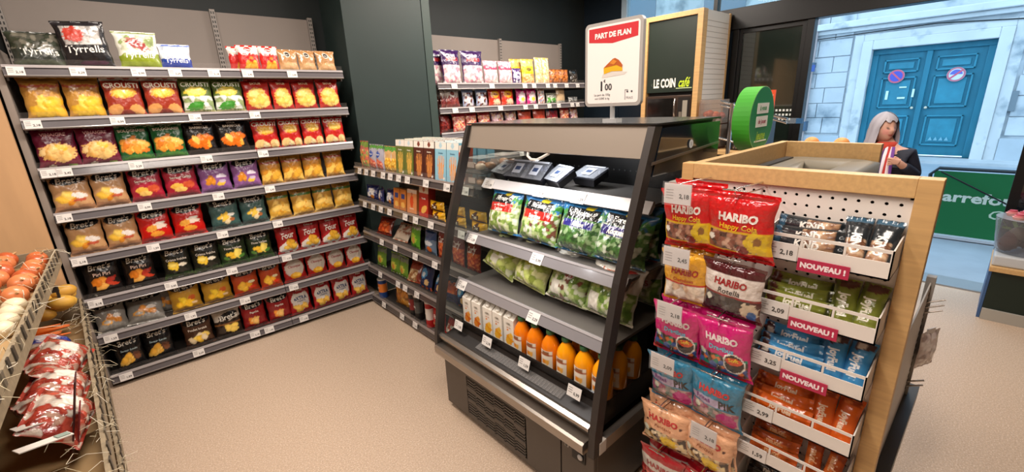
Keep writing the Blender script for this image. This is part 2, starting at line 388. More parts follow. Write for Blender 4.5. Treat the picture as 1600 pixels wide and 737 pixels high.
kind('lilac', cp, 'lilac crisp packet with black logo', .175, .215, .065, *brets('8d5a96', '7b4a85', '', [('H', -.02, .32, .2, .09, 5, CY, .028), ('D', .2, .5, .16, .06, 'e6ddee', 0, .4), ('D', .22, .34, .12, .05, 'cbb6d0')]))
kind('redb', cp, 'scarlet crisp packet with black logo', .168, .215, .065, *brets('c41712', 'a5110e', '', [('D', .12, .48, .24, .09, 'e8d6c6', -.2, .5), ('D', -.12, .42, .18, .09, 'e4a03e', .3), ('D', .0, .25, .22, .08, 'e89a30'), ('D', .2, .56, .14, .03, 'f0eae0')]))
kind('teal', cp, 'grey teal crisp packet with black logo', .168, .215, .065, *brets('3f5f5c', '2c4644', '', [('H', -.02, .34, .2, .1, 6, CP+['f0c64a'], .026), ('D', .2, .46, .13, .05, 'e9e6dc'), ('D', .22, .3, .1, .05, 'b06838')]))
kind('piri', cp, 'black crisp packet with red chillies and crisps', .165, .215, .065, *brets('1b1413', '141010', '', [('H', -.1, .34, .14, .12, 6, CO, .03), ('D', .2, .42, .2, .07, 'a82a1a', .5, .5), ('D', .24, .3, .2, .05, 'c23a20', -.3, .5), ('D', -.3, .05, .04, .03, 'cfc8bc')])); K['piri']['texts'][1] = ('Piri Piri', 0, .62, .028, 'e6c8b8', .02)
kind('blackb', cp, 'black and olive crisp packet with yellow crisps', .165, .215, .065, *brets('1e1f17', '23381a', 'Crème fraîche', [('H', -.08, .38, .14, .08, 5, ['f2c93a', 'f6da6a'], .026), ('D', .2, .42, .15, .05, 'e6dcc6'), ('B', .05, .1, '4a6a2a', .04)]))
kind('dgreen', cp, 'dark green crisp packet with yellow crisps', .165, .215, .065, *brets('23331d', '2a5020', 'Fines herbes', [('H', 0, .38, .18, .09, 6, ['f0cc3c', 'e8b830', 'f6dc68'], .028), ('D', .28, .3, .14, .05, '4e7d33', .5), ('D', -.3, .28, .12, .05, '4e7d33', -.5)]))
kind('grey', cp, 'silver grey crisp packet with orange crisps', .18, .205, .065, *brets('8e8a84', '7a766f', '', [('H', -.02, .36, .2, .08, 5, CO, .026), ('D', .18, .46, .14, .06, 'e9e2da'), ('D', -.18, .3, .12, .05, 'c8c2ba')]))
kind('goldb', cp, 'mustard gold crisp packet with black logo', .172, .215, .065, *brets('b98a2e', '9a6f20', '', [('H', -.06, .32, .2, .08, 5, ['f6cf2e', 'f2bd22'], .03), ('D', .2, .44, .13, .08, 'c9602a', 0, .5), ('D', .26, .26, .1, .04, 'e9c89a')]))
kind('oran', cp, 'orange red crisp packet with black logo', .165, .215, .065, *brets('b04420', 'c23a18', '', [('H', -.02, .34, .2, .08, 6, ['f3bb35', 'eea62a'], .028), ('D', .2, .46, .14, .05, 'e8dcae'), ('D', .24, .26, .14, .06, 'd8381a')]))
kind('blackc', cp, 'black crisp packet with crisps and brown sticks', .16, .215, .065, *brets('141416', '101012', '', [('H', -.14, .32, .12, .1, 5, ['f0b440', 'f5c660'], .03), ('D', .2, .40, .14, .10, '5e3420', .6, .5), ('D', .24, .34, .12, .08, '7a4526', .6, .5)])); K['blackc']['texts'][1] = ('Saveur fumée', 0, .60, .018, 'b9d4dc', .02)
kind('brown', cp, 'dark brown crisp packet with yellow crisps', .165, .215, .065, *brets('4a2f20', '34211a', 'Poulet braisé', [('H', -.02, .3, .26, .08, 8, ['f2c23c', 'f6d468', 'eed9b0'], .026)]))
kind('whiteb', cp, 'white topped dark crisp packet with yellow crisps', .17, .215, .065, [('F', '2c2019'), ('B', .62, 1, 'c9bfb2', .1), ('D', .06, .74, .38, .12, '0e0d0d', .2), ('H', .06, .3, .18, .08, 5, ['f2bf36', 'f6cf5e'], .03), ('B', .45, .5, '8a5a30', .03)], [("Bret's", .06, .715, .05, 'eeeae0', .02, 1, .15, .12)])
kind('redc', cp, 'dark red crisp packet with black logo', .165, .215, .065, *brets('8f1a1c', '6c1214', 'Paprika', [('H', -.0, .34, .22, .1, 7, ['f0a23a', 'ee8e2c', 'f4c06a'], .026)]))
kind('popred', cp, 'small red and white snack packet', .14, .17, .055, [('F', 'c42420'), ('B', .66, 1, 'd8cfc6', .12), ('D', 0, .84, .16, .09, 'b4201c'), ('H', .0, .22, .26, .1, 8, ['f2b93c', 'ee9c2a'], .028), ('D', .1, .5, .1, .06, 'e07a1e')], [('Chips', 0, .83, .016, 'ffffff', .02)])
kind('kraft', cp, 'small brown kraft crisp packet with round badge', .135, .155, .05, [('F', 'b08050'), ('D', -.04, .76, .16, .13, 'ece4d8'), ('D', -.04, .76, .12, .10, '2c2724'), ('B', .0, .42, 'c79a68', .15), ('D', .05, .3, .34, .12, 'd9a878', 0, .5)], [('bio', -.04, .75, .014, 'ece4d8', .02)])
kind('redy', cp, 'red crisp packet with large yellow crisps', .165, .22, .06, [('F', 'b4231b'), ('D', 0, .42, .42, .30, 'e6b04c', 0, .25), ('H', 0, .42, .24, .18, 12, ['efc25a', 'f3cf74', 'e4a83e'], .034)], [('SATUR', 0, .86, .022, 'f0d8b0', .03)])
kind('ridge', cp, 'golden ridged crisp packet with red ribbon', .15, .22, .06, [('F', 'b9822f'), ('B', .66, .84, '9c6b26', .08), ('B', .7, .76, '9c3a24', .04), ('H', 0, .34, .36, .24, 14, ['e9ae3a', 'd8922a', 'f2c35a'], .034)], [('Artisanale', 0, .8, .016, 'f4dcae', .02, 1, .2)])
kind('ridgeg', cp, 'golden crisp packet with green ribbon', .155, .22, .06, [('F', 'bd8c38'), ('B', .70, .78, '4c6b2c', .03), ('H', 0, .36, .36, .24, 14, ['e8b040', 'dc982e', 'f2c868'], .034)], [('Artisanale', 0, .84, .016, '5a3a18', .02, 1, .2)])
kind('four', cp, 'red and white oven baked crisp packet', .165, .225, .06, [('F', 'a81a1c'), ('D', .0, .18, .46, .2, 'e5dcd2', 0, .2), ('H', .06, .3, .16, .14, 5, ['f0c24a', 'e8ae36'], .03)], [('Four', .02, .6, .062, 'f8efe8', .03, .85, .15, .08), ('Cuites au', 0, .84, .018, 'f8efe8', .02)])
kind('clas', cp, 'red and cream classic crisp packet', .165, .225, .06, [('F', 'b01f1e'), ('D', 0, .52, .44, .34, 'd9cdc2', 0, .05), ('D', 0, .24, .26, .12, 'f0a21e'), ('D', .04, .27, .2, .08, 'f8c648')], [('Classique', 0, .60, .028, '9c2a2a', .02, .9, .2), ('Vico', 0, .88, .032, 'f6ece4', .03)])
kind('extra', cp, 'red and white extra crunchy crisp packet', .165, .225, .06, [('F', 'a91c20'), ('D', 0, .5, .42, .36, 'd8d2cc', 0, .05), ('H', .0, .22, .24, .09, 7, ['f0ac30', 'f4c456'], .028), ('D', .0, .84, .3, .10, 'a91c20')], [('eXTRA', 0, .58, .04, '24406a', .03, .8), ('craquante', 0, .48, .016, '24406a', .02), ('Vico', 0, .88, .03, 'f6ece4', .03)])
# aisle gondola
sp = 'snack_packet'
kind('mixsnack', sp, 'pink and green assorted snack packet', .15, .21, .05, [('F', 'b4604e'), ('V', -.5, .5, 0, .7, ['d98a4a', 'c86a5a', '8aa05a', 'e3b27a'], 1.6), ('B', .8, 1, '6a8a3a', .1)], [], 'snacks')
kind('minisnack', sp, 'white and blue snack packet with pink pieces', .13, .19, .05, [('F', 'a9a7b4'), ('B', .84, 1, '4c8a3a', .1), ('D', 0, .62, .24, .14, '3a56a4', 0, .4), ('D', 0, .24, .4, .18, 'd86a52', 0, .6), ('V', -.4, .4, .05, .35, ['d8765e', 'e89a7a', 'c04a44'], 1.4)], [('Monster', 0, .62, .016, 'f0f0f4', .02)], 'snacks')
kind('goldsnack', sp, 'clear snack packet with golden puffs', .15, .185, .055, [('F', 'c9a06a'), ('B', .82, 1, '4a8a34', .08), ('V', -.5, .5, 0, .55, ['eab23c', 'f2c95a', 'd8922c'], 1.4), ('D', -.2, .6, .18, .18, 'dccab8')], [], 'snacks')
def sticks(c, s1): return [('F', c), ('B', .82, 1, 'e4ddd4')]+[('D', -.22+.08*i+.02*(i % 2), .36, .028, .30, s1[i % 2], (.35-.12*i)*.3) for i in range(7)]+[('D', .3, .08, .08, .03, 'e4ddd4')]
bx = 'snack_box'
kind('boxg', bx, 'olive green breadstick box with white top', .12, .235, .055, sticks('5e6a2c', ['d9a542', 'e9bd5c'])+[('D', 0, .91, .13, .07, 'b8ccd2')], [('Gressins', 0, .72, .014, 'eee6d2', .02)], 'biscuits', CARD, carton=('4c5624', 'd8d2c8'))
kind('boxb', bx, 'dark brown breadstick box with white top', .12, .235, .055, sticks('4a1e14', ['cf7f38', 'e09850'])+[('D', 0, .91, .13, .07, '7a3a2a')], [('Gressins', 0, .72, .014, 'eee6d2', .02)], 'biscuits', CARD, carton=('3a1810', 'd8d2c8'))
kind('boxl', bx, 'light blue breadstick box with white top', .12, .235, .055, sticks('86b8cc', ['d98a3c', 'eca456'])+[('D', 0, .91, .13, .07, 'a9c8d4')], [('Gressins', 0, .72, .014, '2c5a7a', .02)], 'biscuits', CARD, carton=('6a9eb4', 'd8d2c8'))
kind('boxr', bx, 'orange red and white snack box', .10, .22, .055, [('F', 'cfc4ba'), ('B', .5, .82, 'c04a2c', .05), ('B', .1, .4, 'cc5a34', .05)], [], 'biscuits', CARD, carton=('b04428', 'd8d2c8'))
kind('navy', sp, 'navy blue crinkled snack packet', .14, .13, .06, [('F', '1d2554'), ('V', -.3, .4, .3, .8, ['d9d6d2', '8a90b0', '2a336a'], 1.8), ('D', .1, .3, .14, .12, 'b9742a')], [], 'snacks')
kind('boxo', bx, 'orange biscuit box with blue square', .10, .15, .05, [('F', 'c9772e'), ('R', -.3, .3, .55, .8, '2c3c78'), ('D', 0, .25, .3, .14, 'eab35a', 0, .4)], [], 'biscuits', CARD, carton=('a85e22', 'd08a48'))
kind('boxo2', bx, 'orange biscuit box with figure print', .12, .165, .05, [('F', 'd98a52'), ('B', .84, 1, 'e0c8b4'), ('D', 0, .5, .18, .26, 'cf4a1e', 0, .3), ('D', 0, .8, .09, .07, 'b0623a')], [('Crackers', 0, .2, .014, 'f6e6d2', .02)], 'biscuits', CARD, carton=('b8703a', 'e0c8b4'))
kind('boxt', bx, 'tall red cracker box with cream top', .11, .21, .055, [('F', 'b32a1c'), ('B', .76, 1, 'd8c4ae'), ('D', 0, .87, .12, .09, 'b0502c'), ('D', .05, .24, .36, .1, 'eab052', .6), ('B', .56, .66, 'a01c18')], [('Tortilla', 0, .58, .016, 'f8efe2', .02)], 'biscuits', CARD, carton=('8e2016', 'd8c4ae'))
kind('tuc', 'cracker_packet', 'yellow cracker packet with brown star logo', .15, .062, .06, [('F', 'e0a51c'), ('D', 0, .5, .2, .42, '4a2412', 0, .35), ('B', 0, .12, 'c98a14'), ('R', .4, .5, 0, 1, 'efc34a')], [('Tuc', 0, .5, .034, 'f6ead0', .03, .8)], 'crackers', FOIL, horiz=True)
kind('orangeb', sp, 'orange red crinkled snack packet', .17, .15, .06, [('F', '7a2618'), ('D', .05, .4, .4, .3, 'd9531c', 0, .6), ('V', -.3, .4, .15, .55, ['e8632a', 'c03f18', 'f08a4a'], 2)], [], 'snacks')
kind('whiteo', sp, 'cream and brown snack packet lying slanted', .18, .15, .06, [('F', 'a9705a'), ('B', 0, .5, 'd8c4ae', .3), ('V', -.4, .4, .5, .95, ['7a4632', 'b88068', 'dccdb8'], 2)], [], 'snacks')
kind('limeb', sp, 'bright green snack packet with yellow picture', .15, .17, .055, [('F', '5fa52c'), ('B', .84, 1, 'b9b3a6', .1), ('D', 0, .42, .32, .22, 'a8cc3a', 0, .5), ('D', .05, .34, .16, .14, 'd8a54a', 0, .5)], [], 'snacks')
kind('bluew', sp, 'blue and white snack packet with orange crackers', .15, .17, .06, [('F', '6a8098'), ('B', .62, 1, '2f4a78', .2), ('D', 0, .46, .36, .1, 'd5dbe2'), ('D', .08, .22, .22, .12, 'd9702a')], [], 'snacks')
kind('curly', sp, 'dark red peanut puff packet with white script', .15, .21, .06, [('F', '7a1614'), ('V', -.5, .5, 0, .55, ['c9532a', 'e07a40', 'a83420'], 1.3)], [('Curly', .0, .66, .056, 'f2e6e0', .03, .8, .3, .12)], 'snacks')
kind('greens', sp, 'green snack packet with yellow picture and grey top', .13, .17, .05, [('F', '6f9a34'), ('B', .76, 1, '77806a', .12), ('D', 0, .4, .3, .2, 'c8c24a', 0, .5), ('D', 0, .34, .16, .12, 'd98a3a', 0, .5), ('B', 0, .08, 'c9c4ae')], [], 'snacks')
kind('beigeb', sp, 'beige and red mixed nut packet', .16, .16, .05, [('F', '8f3a26'), ('V', -.5, .3, 0, .6, ['cfa878', 'e3c79c', 'a87248'], 1.6)], [], 'snacks')
kind('bluecat', sp, 'dark blue snack packet with light blue picture', .16, .18, .06, [('F', '1b2a52'), ('D', -.1, .62, .28, .22, '3f8fc4', 0, .3), ('D', -.08, .58, .14, .10, 'c9dce6', 0, .4), ('D', .2, .3, .16, .12, 'd9b27a', 0, .4), ('B', 0, .1, 'b0532a', .1)], [], 'snacks')
kind('redsticks', sp, 'orange and navy biscuit stick packet', .18, .13, .06, [('F', '1c2148'), ('V', -.5, .5, .4, 1, ['c9531c', 'e0742c', 'a03a16'], 1.8)], [], 'snacks')
kind('goldlow', sp, 'golden brown snack packet with ridged crisps', .19, .22, .06, [('F', '9c6322'), ('H', 0, .4, .4, .36, 26, ['d98e2c', 'c2761f', 'e8a848'], .026)], [], 'snacks')
kind('redlow', sp, 'red snack packet with white script', .15, .18, .06, [('F', 'b51d18'), ('V', -.4, .4, 0, .3, ['c98a5a', 'd9b08a', 'b83a26'], 1.5)], [('Party', 0, .6, .045, 'f2e8e2', .02, .8, .3, .15)], 'snacks')
kind('pinkl', sp, 'red and white snack packet with clear window', .15, .14, .05, [('F', 'b42a22'), ('V', -.4, .4, .1, .6, ['d0c4b8', 'c0503c', 'e8dccf'], 1.8)], [], 'snacks')
# sweets gondola
sw = 'sweets_bag'
def win(top, cols, split=.52, sc=2.0): return [('F', top), ('V', -.46, .46, .03, split, cols, sc)]
kind('purp', sw, 'large purple topped marshmallow bag', .23, .32, .09, win('35184e', ['e9d4d0', 'f6e8e2', 'd9a8b0', 'c98898'], .55, 2.6), [('HARIBO', 0, .72, .045, 'c0342c', .04, .9)], 'sweets', FILM)
kind('pinkm', sw, 'pink and white marshmallow bag', .2, .235, .08, [('F', 'd8a2b0'), ('V', -.5, .5, .72, 1, ['f0dce0', 'd87890', 'f8ecec'], 1.6), ('B', .6, .72, 'c23a5c', .1), ('V', -.46, .46, .03, .6, ['f6e2dc', 'f0c8c4', 'e8a8b0', 'fbf0ea'], 2.4)], [], 'sweets', FILM)
kind('purs', sw, 'small purple and white sweets bag', .14, .17, .06, [('F', '4b2a72'), ('V', -.45, .45, .05, .75, ['e8e0f0', 'f4f0f6', '3c2a5e', 'c9b4d8'], 1.8)], [], 'sweets', FILM)
kind('yelb', sw, 'bright yellow topped sweets bag', .18, .27, .06, [('F', 'e3b43a'), ('V', -.45, .45, .02, .42, ['e8ae6a', 'f2d49a', 'd98844', 'efc08a'], 1.8), ('B', .42, .7, 'f0cf1c', .06), ('D', 0, .58, .2, .07, '7d6a12'), ('B', .7, 1, 'd8b468', .1)], [], 'sweets', FILM)
kind('cream', sw, 'tall cream coloured sweets bag', .12, .29, .06, [('F', 'ecd08a'), ('V', -.45, .45, .02, .5, ['f0dcae', 'e8c88c', 'f6ead0'], 1.8), ('V', -.5, .5, .5, 1, ['f4e4b0', 'e6b95c', 'f6ecc6'], 2)], [], 'sweets', FILM)
kind('orab', sw, 'brown orange caramel sweets bag', .2, .17, .08, [('F', '96562a'), ('V', -.5, .5, 0, 1, ['b8642a', 'd98444', '7a4420', 'c87a3c'], 2)], [], 'sweets', FILM)
kind('dark', sw, 'dark chocolate sweets bag with white dots', .16, .17, .07, [('F', '1a1714'), ('V', -.4, .4, .1, .7, ['2c2622', '4a4038', '8a8278', '241e1a'], 1.6)], [], 'sweets', FILM)
kind('maro', sw, 'maroon sweets bag with pale top', .18, .2, .06, [('F', '6f2a26'), ('B', .62, 1, 'b9aca4', .2), ('D', -.04, .76, .14, .1, '7a3a30'), ('V', -.45, .45, .05, .5, ['7a2e28', '6a221e', '8e4238'], 2)], [], 'sweets', FILM)
kind('blup', sw, 'pale blue sweets bag with chocolate pieces', .17, .2, .06, [('F', '8a9cc0'), ('V', -.46, .46, .08, .8, ['cfc8cc', '7a4238', 'e3dcd8', '5a3028', 'b0b4cc'], 2.6)], [], 'sweets', FILM)
kind('redo', sw, 'orange red sweets bag with gold lettering', .18, .2, .06, [('F', 'cf3318'), ('D', -.02, .68, .32, .2, 'e8a01c', 0, .3), ('D', .1, .26, .3, .16, 'ecc8a4', 0, .7)], [('Mix', 0, .68, .032, '9a2a10', .03)], 'sweets', FILM)
kind('magen', sw, 'magenta sweets bag with white star window', .17, .2, .06, [('F', 'd0187c'), ('D', .02, .46, .38, .32, 'f2dce0', 0, .5), ('D', .06, .36, .2, .12, 'd8d84a', 0, .5)], [], 'sweets', FILM)
kind('stripe', sw, 'white sweets bag with pink and blue print', .15, .2, .05, [('F', 'ead2cc'), ('V', -.46, .46, .05, .9, ['f0e4de', 'd88a80', '9aa8c8', 'f6efe9'], 2)], [], 'sweets', FILM)
kind('greenw', sw, 'low clear bag with green mint sweets', .18, .13, .06, [('F', 'b4baa8'), ('V', -.5, .5, 0, .6, ['3f9a3a', '7ac05a', 'd8dccc', '2c6a2a'], 1.4), ('V', -.5, .5, .6, 1, ['a8a89a', 'c9c9bd', '8c8c80'], 1.8)], [], 'sweets', FILM)
kind('kraftw', sw, 'cream paper sweets bag', .17, .19, .06, [('F', 'd2b48c'), ('V', -.5, .5, 0, .2, ['d6d6cc', 'b0b0a4'], 1.6)], [], 'sweets', FILM)
kind('lowg', sw, 'small pale grey sweets bag lying low', .18, .08, .06, [('F', '7f7f7c'), ('V', -.5, .5, 0, 1, ['9a9a98', 'bdbdb8', '5f5f5e'], 1.8)], [], 'sweets', FILM)
kind('pinkr', sw, 'red and pink gummy sweets bag', .16, .26, .07, [('F', 'b02c30'), ('V', -.47, .47, .05, .78, ['d86a60', 'e89a8c', 'f0c0ac', 'c04440', 'f2b07a'], 1.8)], [], 'sweets', FILM)
kind('darkr', sw, 'dark red wrapped sweets bag', .2, .24, .10, [('F', '701818'), ('V', -.5, .5, 0, 1, ['7a1c1c', '581212', '9a3028'], 3)], [], 'sweets', FILM)
kind('purw', sw, 'purple and cream sweets bag', .2, .2, .07, [('F', '5a2c4a'), ('V', -.46, .46, .05, .9, ['e0d0bc', '8a5a6a', 'd8b8c0', 'b8886a'], 2.4)], [], 'sweets', FILM)
kind('ormix', sw, 'red topped sweets bag with white sweets', .21, .2, .07, [('F', 'b84632'), ('V', -.46, .46, .02, .42, ['f2dcc0', 'e8a88a', 'f6ecd8', 'd8785a'], 1.8)], [], 'sweets', FILM)
kind('bluer', sw, 'dark blue and red sweets bag with candies', .2, .2, .07, [('F', '2a4058'), ('B', .4, .8, '8a2430', .3), ('V', -.46, .46, .02, .42, ['e8c8b8', 'd8785a', 'c89a8a', 'eadbd0'], 1.5)], [], 'sweets', FILM)
# impulse bags
hb = 'gummy_bag'
hk = dict(cat='sweets', m=FILM, res=.0032)
def K2(key, look, w, h, t, ops, texts): K[key] = dict(node=hb, look=look, w=w, h=h, t=t, ops=ops, texts=texts, cat='sweets', m=FILM, res=.0032, wr=.8)
K2('cola', 'red and yellow cola gummy bag', .172, .185, .045, [('F', 'c8161a'), ('B', .14, .5, 'e3b51e'), ('V', -.46, .30, .17, .45, ['7a4436', 'b8836a', '4a2a24', 'd8b09a', '945a48'], 1.3), ('D', .3, .34, .16, .18, 'e8c41a', 0, .3), ('D', .32, .36, .06, .07, '8c5a18', 0, .5), ('D', .1, .2, .09, .07, '7c1c18'), ('D', -.4, .34, .05, .05, 'f0ece4'), ('B', 0, .10, 'c8161a')], [('HARIBO', .02, .70, .030, 'f4e8e2', .05, .95), ('Happy Cola', .02, .56, .021, 'ecc02a', .02, 1, .2)])
K2('rotella', 'maroon and white liquorice wheel bag', .172, .175, .045, [('F', '4c141a'), ('V', -.46, .34, .05, .42, ['2a2628', '3c383a', '18161a', '5a5658'], 1.8), ('B', .46, .80, 'e0d6d0'), ('B', .42, .46, '8a2a2a'), ('D', .34, .24, .14, .16, 'd8c8b0', 0, .5), ('D', .38, .16, .08, .08, '2c64a8', 0, .4), ('D', -.38, .33, .05, .06, 'e4e8d8')], [('HARIBO', 0, .68, .028, 'a01c24', .04, .95), ('Rotella', 0, .53, .024, '2a2426', .01, 1, .25)])
K2('cramb', 'yellow and white gummy bag', .155, .175, .04, [('F', 'e2a42c'), ('V', -.46, .46, .05, .42, ['f0e0cc', 'e8c8a8', 'f8efe2'], 2.2), ('B', .40, .44, 'c02a20')], [('HARIBO', .04, .66, .028, 'a8281e', .04, .95), ('Chamallows', .02, .50, .015, 'c04a1e', .03, 1, .2)])
K2('drag', 'pink bag of small coloured sweets', .165, .19, .045, [('F', 'c61a70'), ('V', -.48, .48, .06, .44, ['16806a', '2a2420', '8a1c2c', 'd8763a', '3a5aa0', '4a3a30'], 1.5), ('D', .24, .33, .2, .19, 'f0ece6'), ('D', .24, .33, .17, .165, '1e1a1c'), ('D', .24, .38, .15, .07, 'd8502a'), ('B', 0, .07, 'd8281e', .06), ('D', -.38, .4, .06, .06, 'dfe8d8')], [('HARIBO', .0, .72, .029, 'e8d6da', .05, .95), ('Dragibus', .02, .56, .022, '5fb8d8', .03), ('Soft', .24, .41, .018, 'f2d23c', .02)])
K2('pik', 'blue and pink sour gummy bag', .165, .185, .045, [('F', '2f7a9c'), ('V', -.48, .48, .06, .42, ['8a8f8c', 'b06a8c', '5a7a74', 'c2a0a0', 'a04a6c'], 1.6), ('D', -.1, .52, .42, .08, 'b0a4c4'), ('D', .26, .22, .2, .16, 'c02a84', 0, .3), ('B', 0, .07, '2c84b4', .06), ('D', -.34, .34, .06, .06, 'dfe8d8')], [('HARIBO', .0, .74, .029, 'c2242c', .05, .95), ('Frites', -.2, .54, .022, '7a2a7a', .02), ('P!K', .26, .54, .034, '18181c', .04), ])
K2('fant', 'peach coloured fantasy gummy bag', .165, .18, .05, [('F', 'e8b088'), ('V', -.48, .48, .07, .48, ['2e2420', 'ecd8a8', '8a6a52', 'f0e0c0', 'c8a060', '503a30', 'd8c49a'], 1.4), ('D', .12, .28, .16, .14, 'e8c41c', 0, .5), ('D', .36, .7, .03, .03, '4a2018'), ('D', -.36, .62, .03, .03, '4a2018'), ('D', -.3, .84, .02, .02, '4a2018'), ('D', -.38, .4, .07, .07, 'dfe8d8')], [('HARIBO', .0, .76, .030, 'c01e24', .05, .95), ('Fantasia', .0, .60, .019, 'a0521e', .01, 1, .3)])
K2('redg', 'deep red gummy bag', .165, .18, .045, [('F', 'a01420'), ('B', .5, .8, 'c8c0b8'), ('V', -.45, .45, .06, .4, ['b02a2a', '5a1214', 'd05a4a'], 1.6)], [('HARIBO', 0, .66, .028, 'a01c24', .04)])
# salads
def sal(top, mid, lab, cols):
    return [('F', top[0]), ('B', .74, .86, top[1], .10), ('B', .0, .72, cols[0], .1), ('V', -.5, .5, 0, .70, cols, 1.7), ('R', -.34, .32, .70, .92, '15181a'), ('D', .1, .93, .1, .05, 'c8b42a')]+([('R', -.4, .36, .50, .70, mid)] if mid else [])
G1 = ['9db36a', 'c9d49a', 'dfe3c2', '6f8f3e', 'e9ead8', '86a04e']; G2 = ['3f6a34', '5d8a4a', '2c4e28', '8aa878', 'c2ccb8', '4a7a3c']; G3 = ['c9d87a', 'e3e6a8', 'a8bc54', 'dfe4c0', '8ea242']; G4 = ['8fae5a', 'b8cc8c', 'dbe2c8', '6b8e3c', '7a4a3a']
def KS(key, look, w, h, t, ops, texts): K[key] = dict(node='salad_bag', look=look, w=w, h=h, t=t, ops=ops, texts=texts, cat='salad', m=FILM, res=.0042, wr=1.5, sag=.3)
KS('sal1', 'blue topped salad bag with red band', .235, .215, .11, sal(('2f7fc0', '3f8f3a'), 'c02a22', 1, G1), [('Florette', 0, .81, .030, 'f4f2ea', .015, .9, .2), ('Les P\'tits Coeurs', 0, .64, .013, 'f6eee2', .02), ('Laitue', 0, .555, .026, 'f8f0e4', .03)])
KS('sal2', 'pale blue topped salad bag with red ribbon', .24, .21, .11, sal(('3c78b0', '3c8038'), 'b8241e', 1, G4), [('Florette', 0, .81, .030, 'f4f2ea', .015, .9, .2), ('La', 0, .65, .013, 'f6eee2', .02), ('Suprême', 0, .57, .026, 'f8f0e4', .03, .8)])
KS('sal3', 'dark green rocket salad bag with blue top', .25, .21, .12, sal(('2a6a9a', '3c7a3c'), None, 1, G2)+[('R', -.36, .3, .5, .66, '2a2a78')], [('Florette', 0, .81, .030, 'f4f2ea', .015, .9, .2), ('Mâche', 0, .58, .028, 'f8f4ea', .03, .85, .1)])
KS('sal4', 'rocket leaf bag with navy blue label', .24, .21, .12, sal(('2a5e86', '347034'), None, 1, G2)+[('R', -.38, .34, .48, .68, '221c66')], [('Florette', 0, .81, .030, 'f4f2ea', .015, .9, .2), ('Roquette', 0, .58, .034, 'f8f4ea', .04, .85, .1)])
KS('sal5', 'yellow green lettuce heart bag with black label', .22, .20, .13, [('F', 'b9c08a'), ('V', -.5, .5, 0, .75, G3, 2.4), ('R', -.3, .3, .62, .88, '16181a'), ('D', 0, .62, .16, .09, 'd8dc5a', 0, .3), ('D', .24, .66, .12, .08, 'c8d048')], [('Florette', 0, .78, .026, 'f4f2ea', .015, .9, .2)])
KS('sal6', 'crumpled yellow lettuce bag with black and blue label', .22, .20, .13, [('F', 'b9c08a'), ('V', -.5, .5, 0, .75, G3, 2.8), ('R', -.3, .1, .60, .86, '16181a'), ('R', .1, .4, .62, .9, '2c4a6a'), ('D', .24, .62, .12, .09, 'd8dc5a', 0, .3), ('R', -.2, .05, .2, .4, 'dcdccb')], [('Florette', -.08, .76, .022, 'f4f2ea', .015, .9, .2)])
KS('sal7', 'white topped mixed salad bag with round price mark', .23, .22, .13, [('F', 'd6d2c6'), ('V', -.5, .5, 0, .58, G4, 1.9), ('R', -.3, -.05, .12, .42, 'e6e4da'), ('D', .12, .6, .12, .12, 'e6ded4'), ('D', .36, .86, .1, .12, 'b8342a', 0, .3)], [('Salade', -.08, .78, .024, 'c85a2a', .02, 1, .3), ('0.5', .12, .575, .030, 'b8302a', .03)])
KS('sal8', 'white topped leafy salad bag with red mark', .24, .23, .13, [('F', 'd9d3c7'), ('V', -.5, .5, 0, .55, ['7fa24a', 'b8cc8c', 'dbe2c8', '5f8434', '9cba66'], 1.9), ('R', -.36, -.1, .08, .4, 'e6e4da'), ('D', .26, .5, .12, .12, 'e6ded4'), ('D', .3, .84, .09, .11, 'b8342a', 0, .3)], [('Saveur', -.12, .84, .024, 'c85a2a', .02, 1, .3), ('Mélange', -.1, .7, .024, 'c85a2a', .02, 1, .3), ('0.5', .26, .475, .030, 'b8302a', .03)])
# bars (lie along local x)
def bar(key, look, cols, t1, tc, size, w=.158, h=.050, node='snack_bar'):
    K[key] = dict(node=node, look=look, w=w, h=h, t=.028, ops=cols, texts=[(t1, .02, .5, size, tc, .05, .9)], cat='snack bar', m=FOIL, res=.004, horiz=True, wr=.8)
bar('kind', 'dark nut bar', [('F', '23282c'), ('V', -.05, .40, .1, .9, ['8a6248', 'b08868', '6a4632', 'c8a888'], 1.0), ('R', -.5, -.38, 0, 1, '31566e')], 'KIND', 'f0ece4', .026)
bar('joyg', 'olive green hazelnut bar', [('F', '7d8430'), ('D', -.4, .45, .1, .5, '5a2c20', 0, .4), ('B', 0, .2, '5c6324'), ('R', .42, .5, 0, 1, '3a3f1c')], 'JoyFuel', 'f2ecd8', .026)
bar('joyb', 'bright blue coconut bar', [('F', '3f8fc6'), ('D', -.4, .4, .12, .55, '4a2a28', 0, .4), ('D', -.38, .45, .07, .2, 'e8dccf'), ('B', 0, .2, '2c6ea4')], 'JoyFuel', 'f2f4f6', .026)
bar('joyo', 'orange peanut bar', [('F', 'd8601a'), ('B', 0, .25, 'b84a12'), ('V', -.5, -.34, 0, 1, ['b04414', 'e88038', '9a3a10'], .9)], 'JoyFuel', 'f0cfae', .022)
bar('nakd', 'rust orange fruit bar', [('F', 'b8501c'), ('V', -.5, .5, 0, 1, ['c0561e', 'a8461a', 'd06a2c'], 2)], 'nakd.', 'e2a878', .024, .13, .038)
bar('dkbar', 'dark brown cocoa bar', [('F', '2c201c'), ('B', 0, .25, '3c2c26')], 'nakd.', 'c8b8a8', .026, .13, .04)

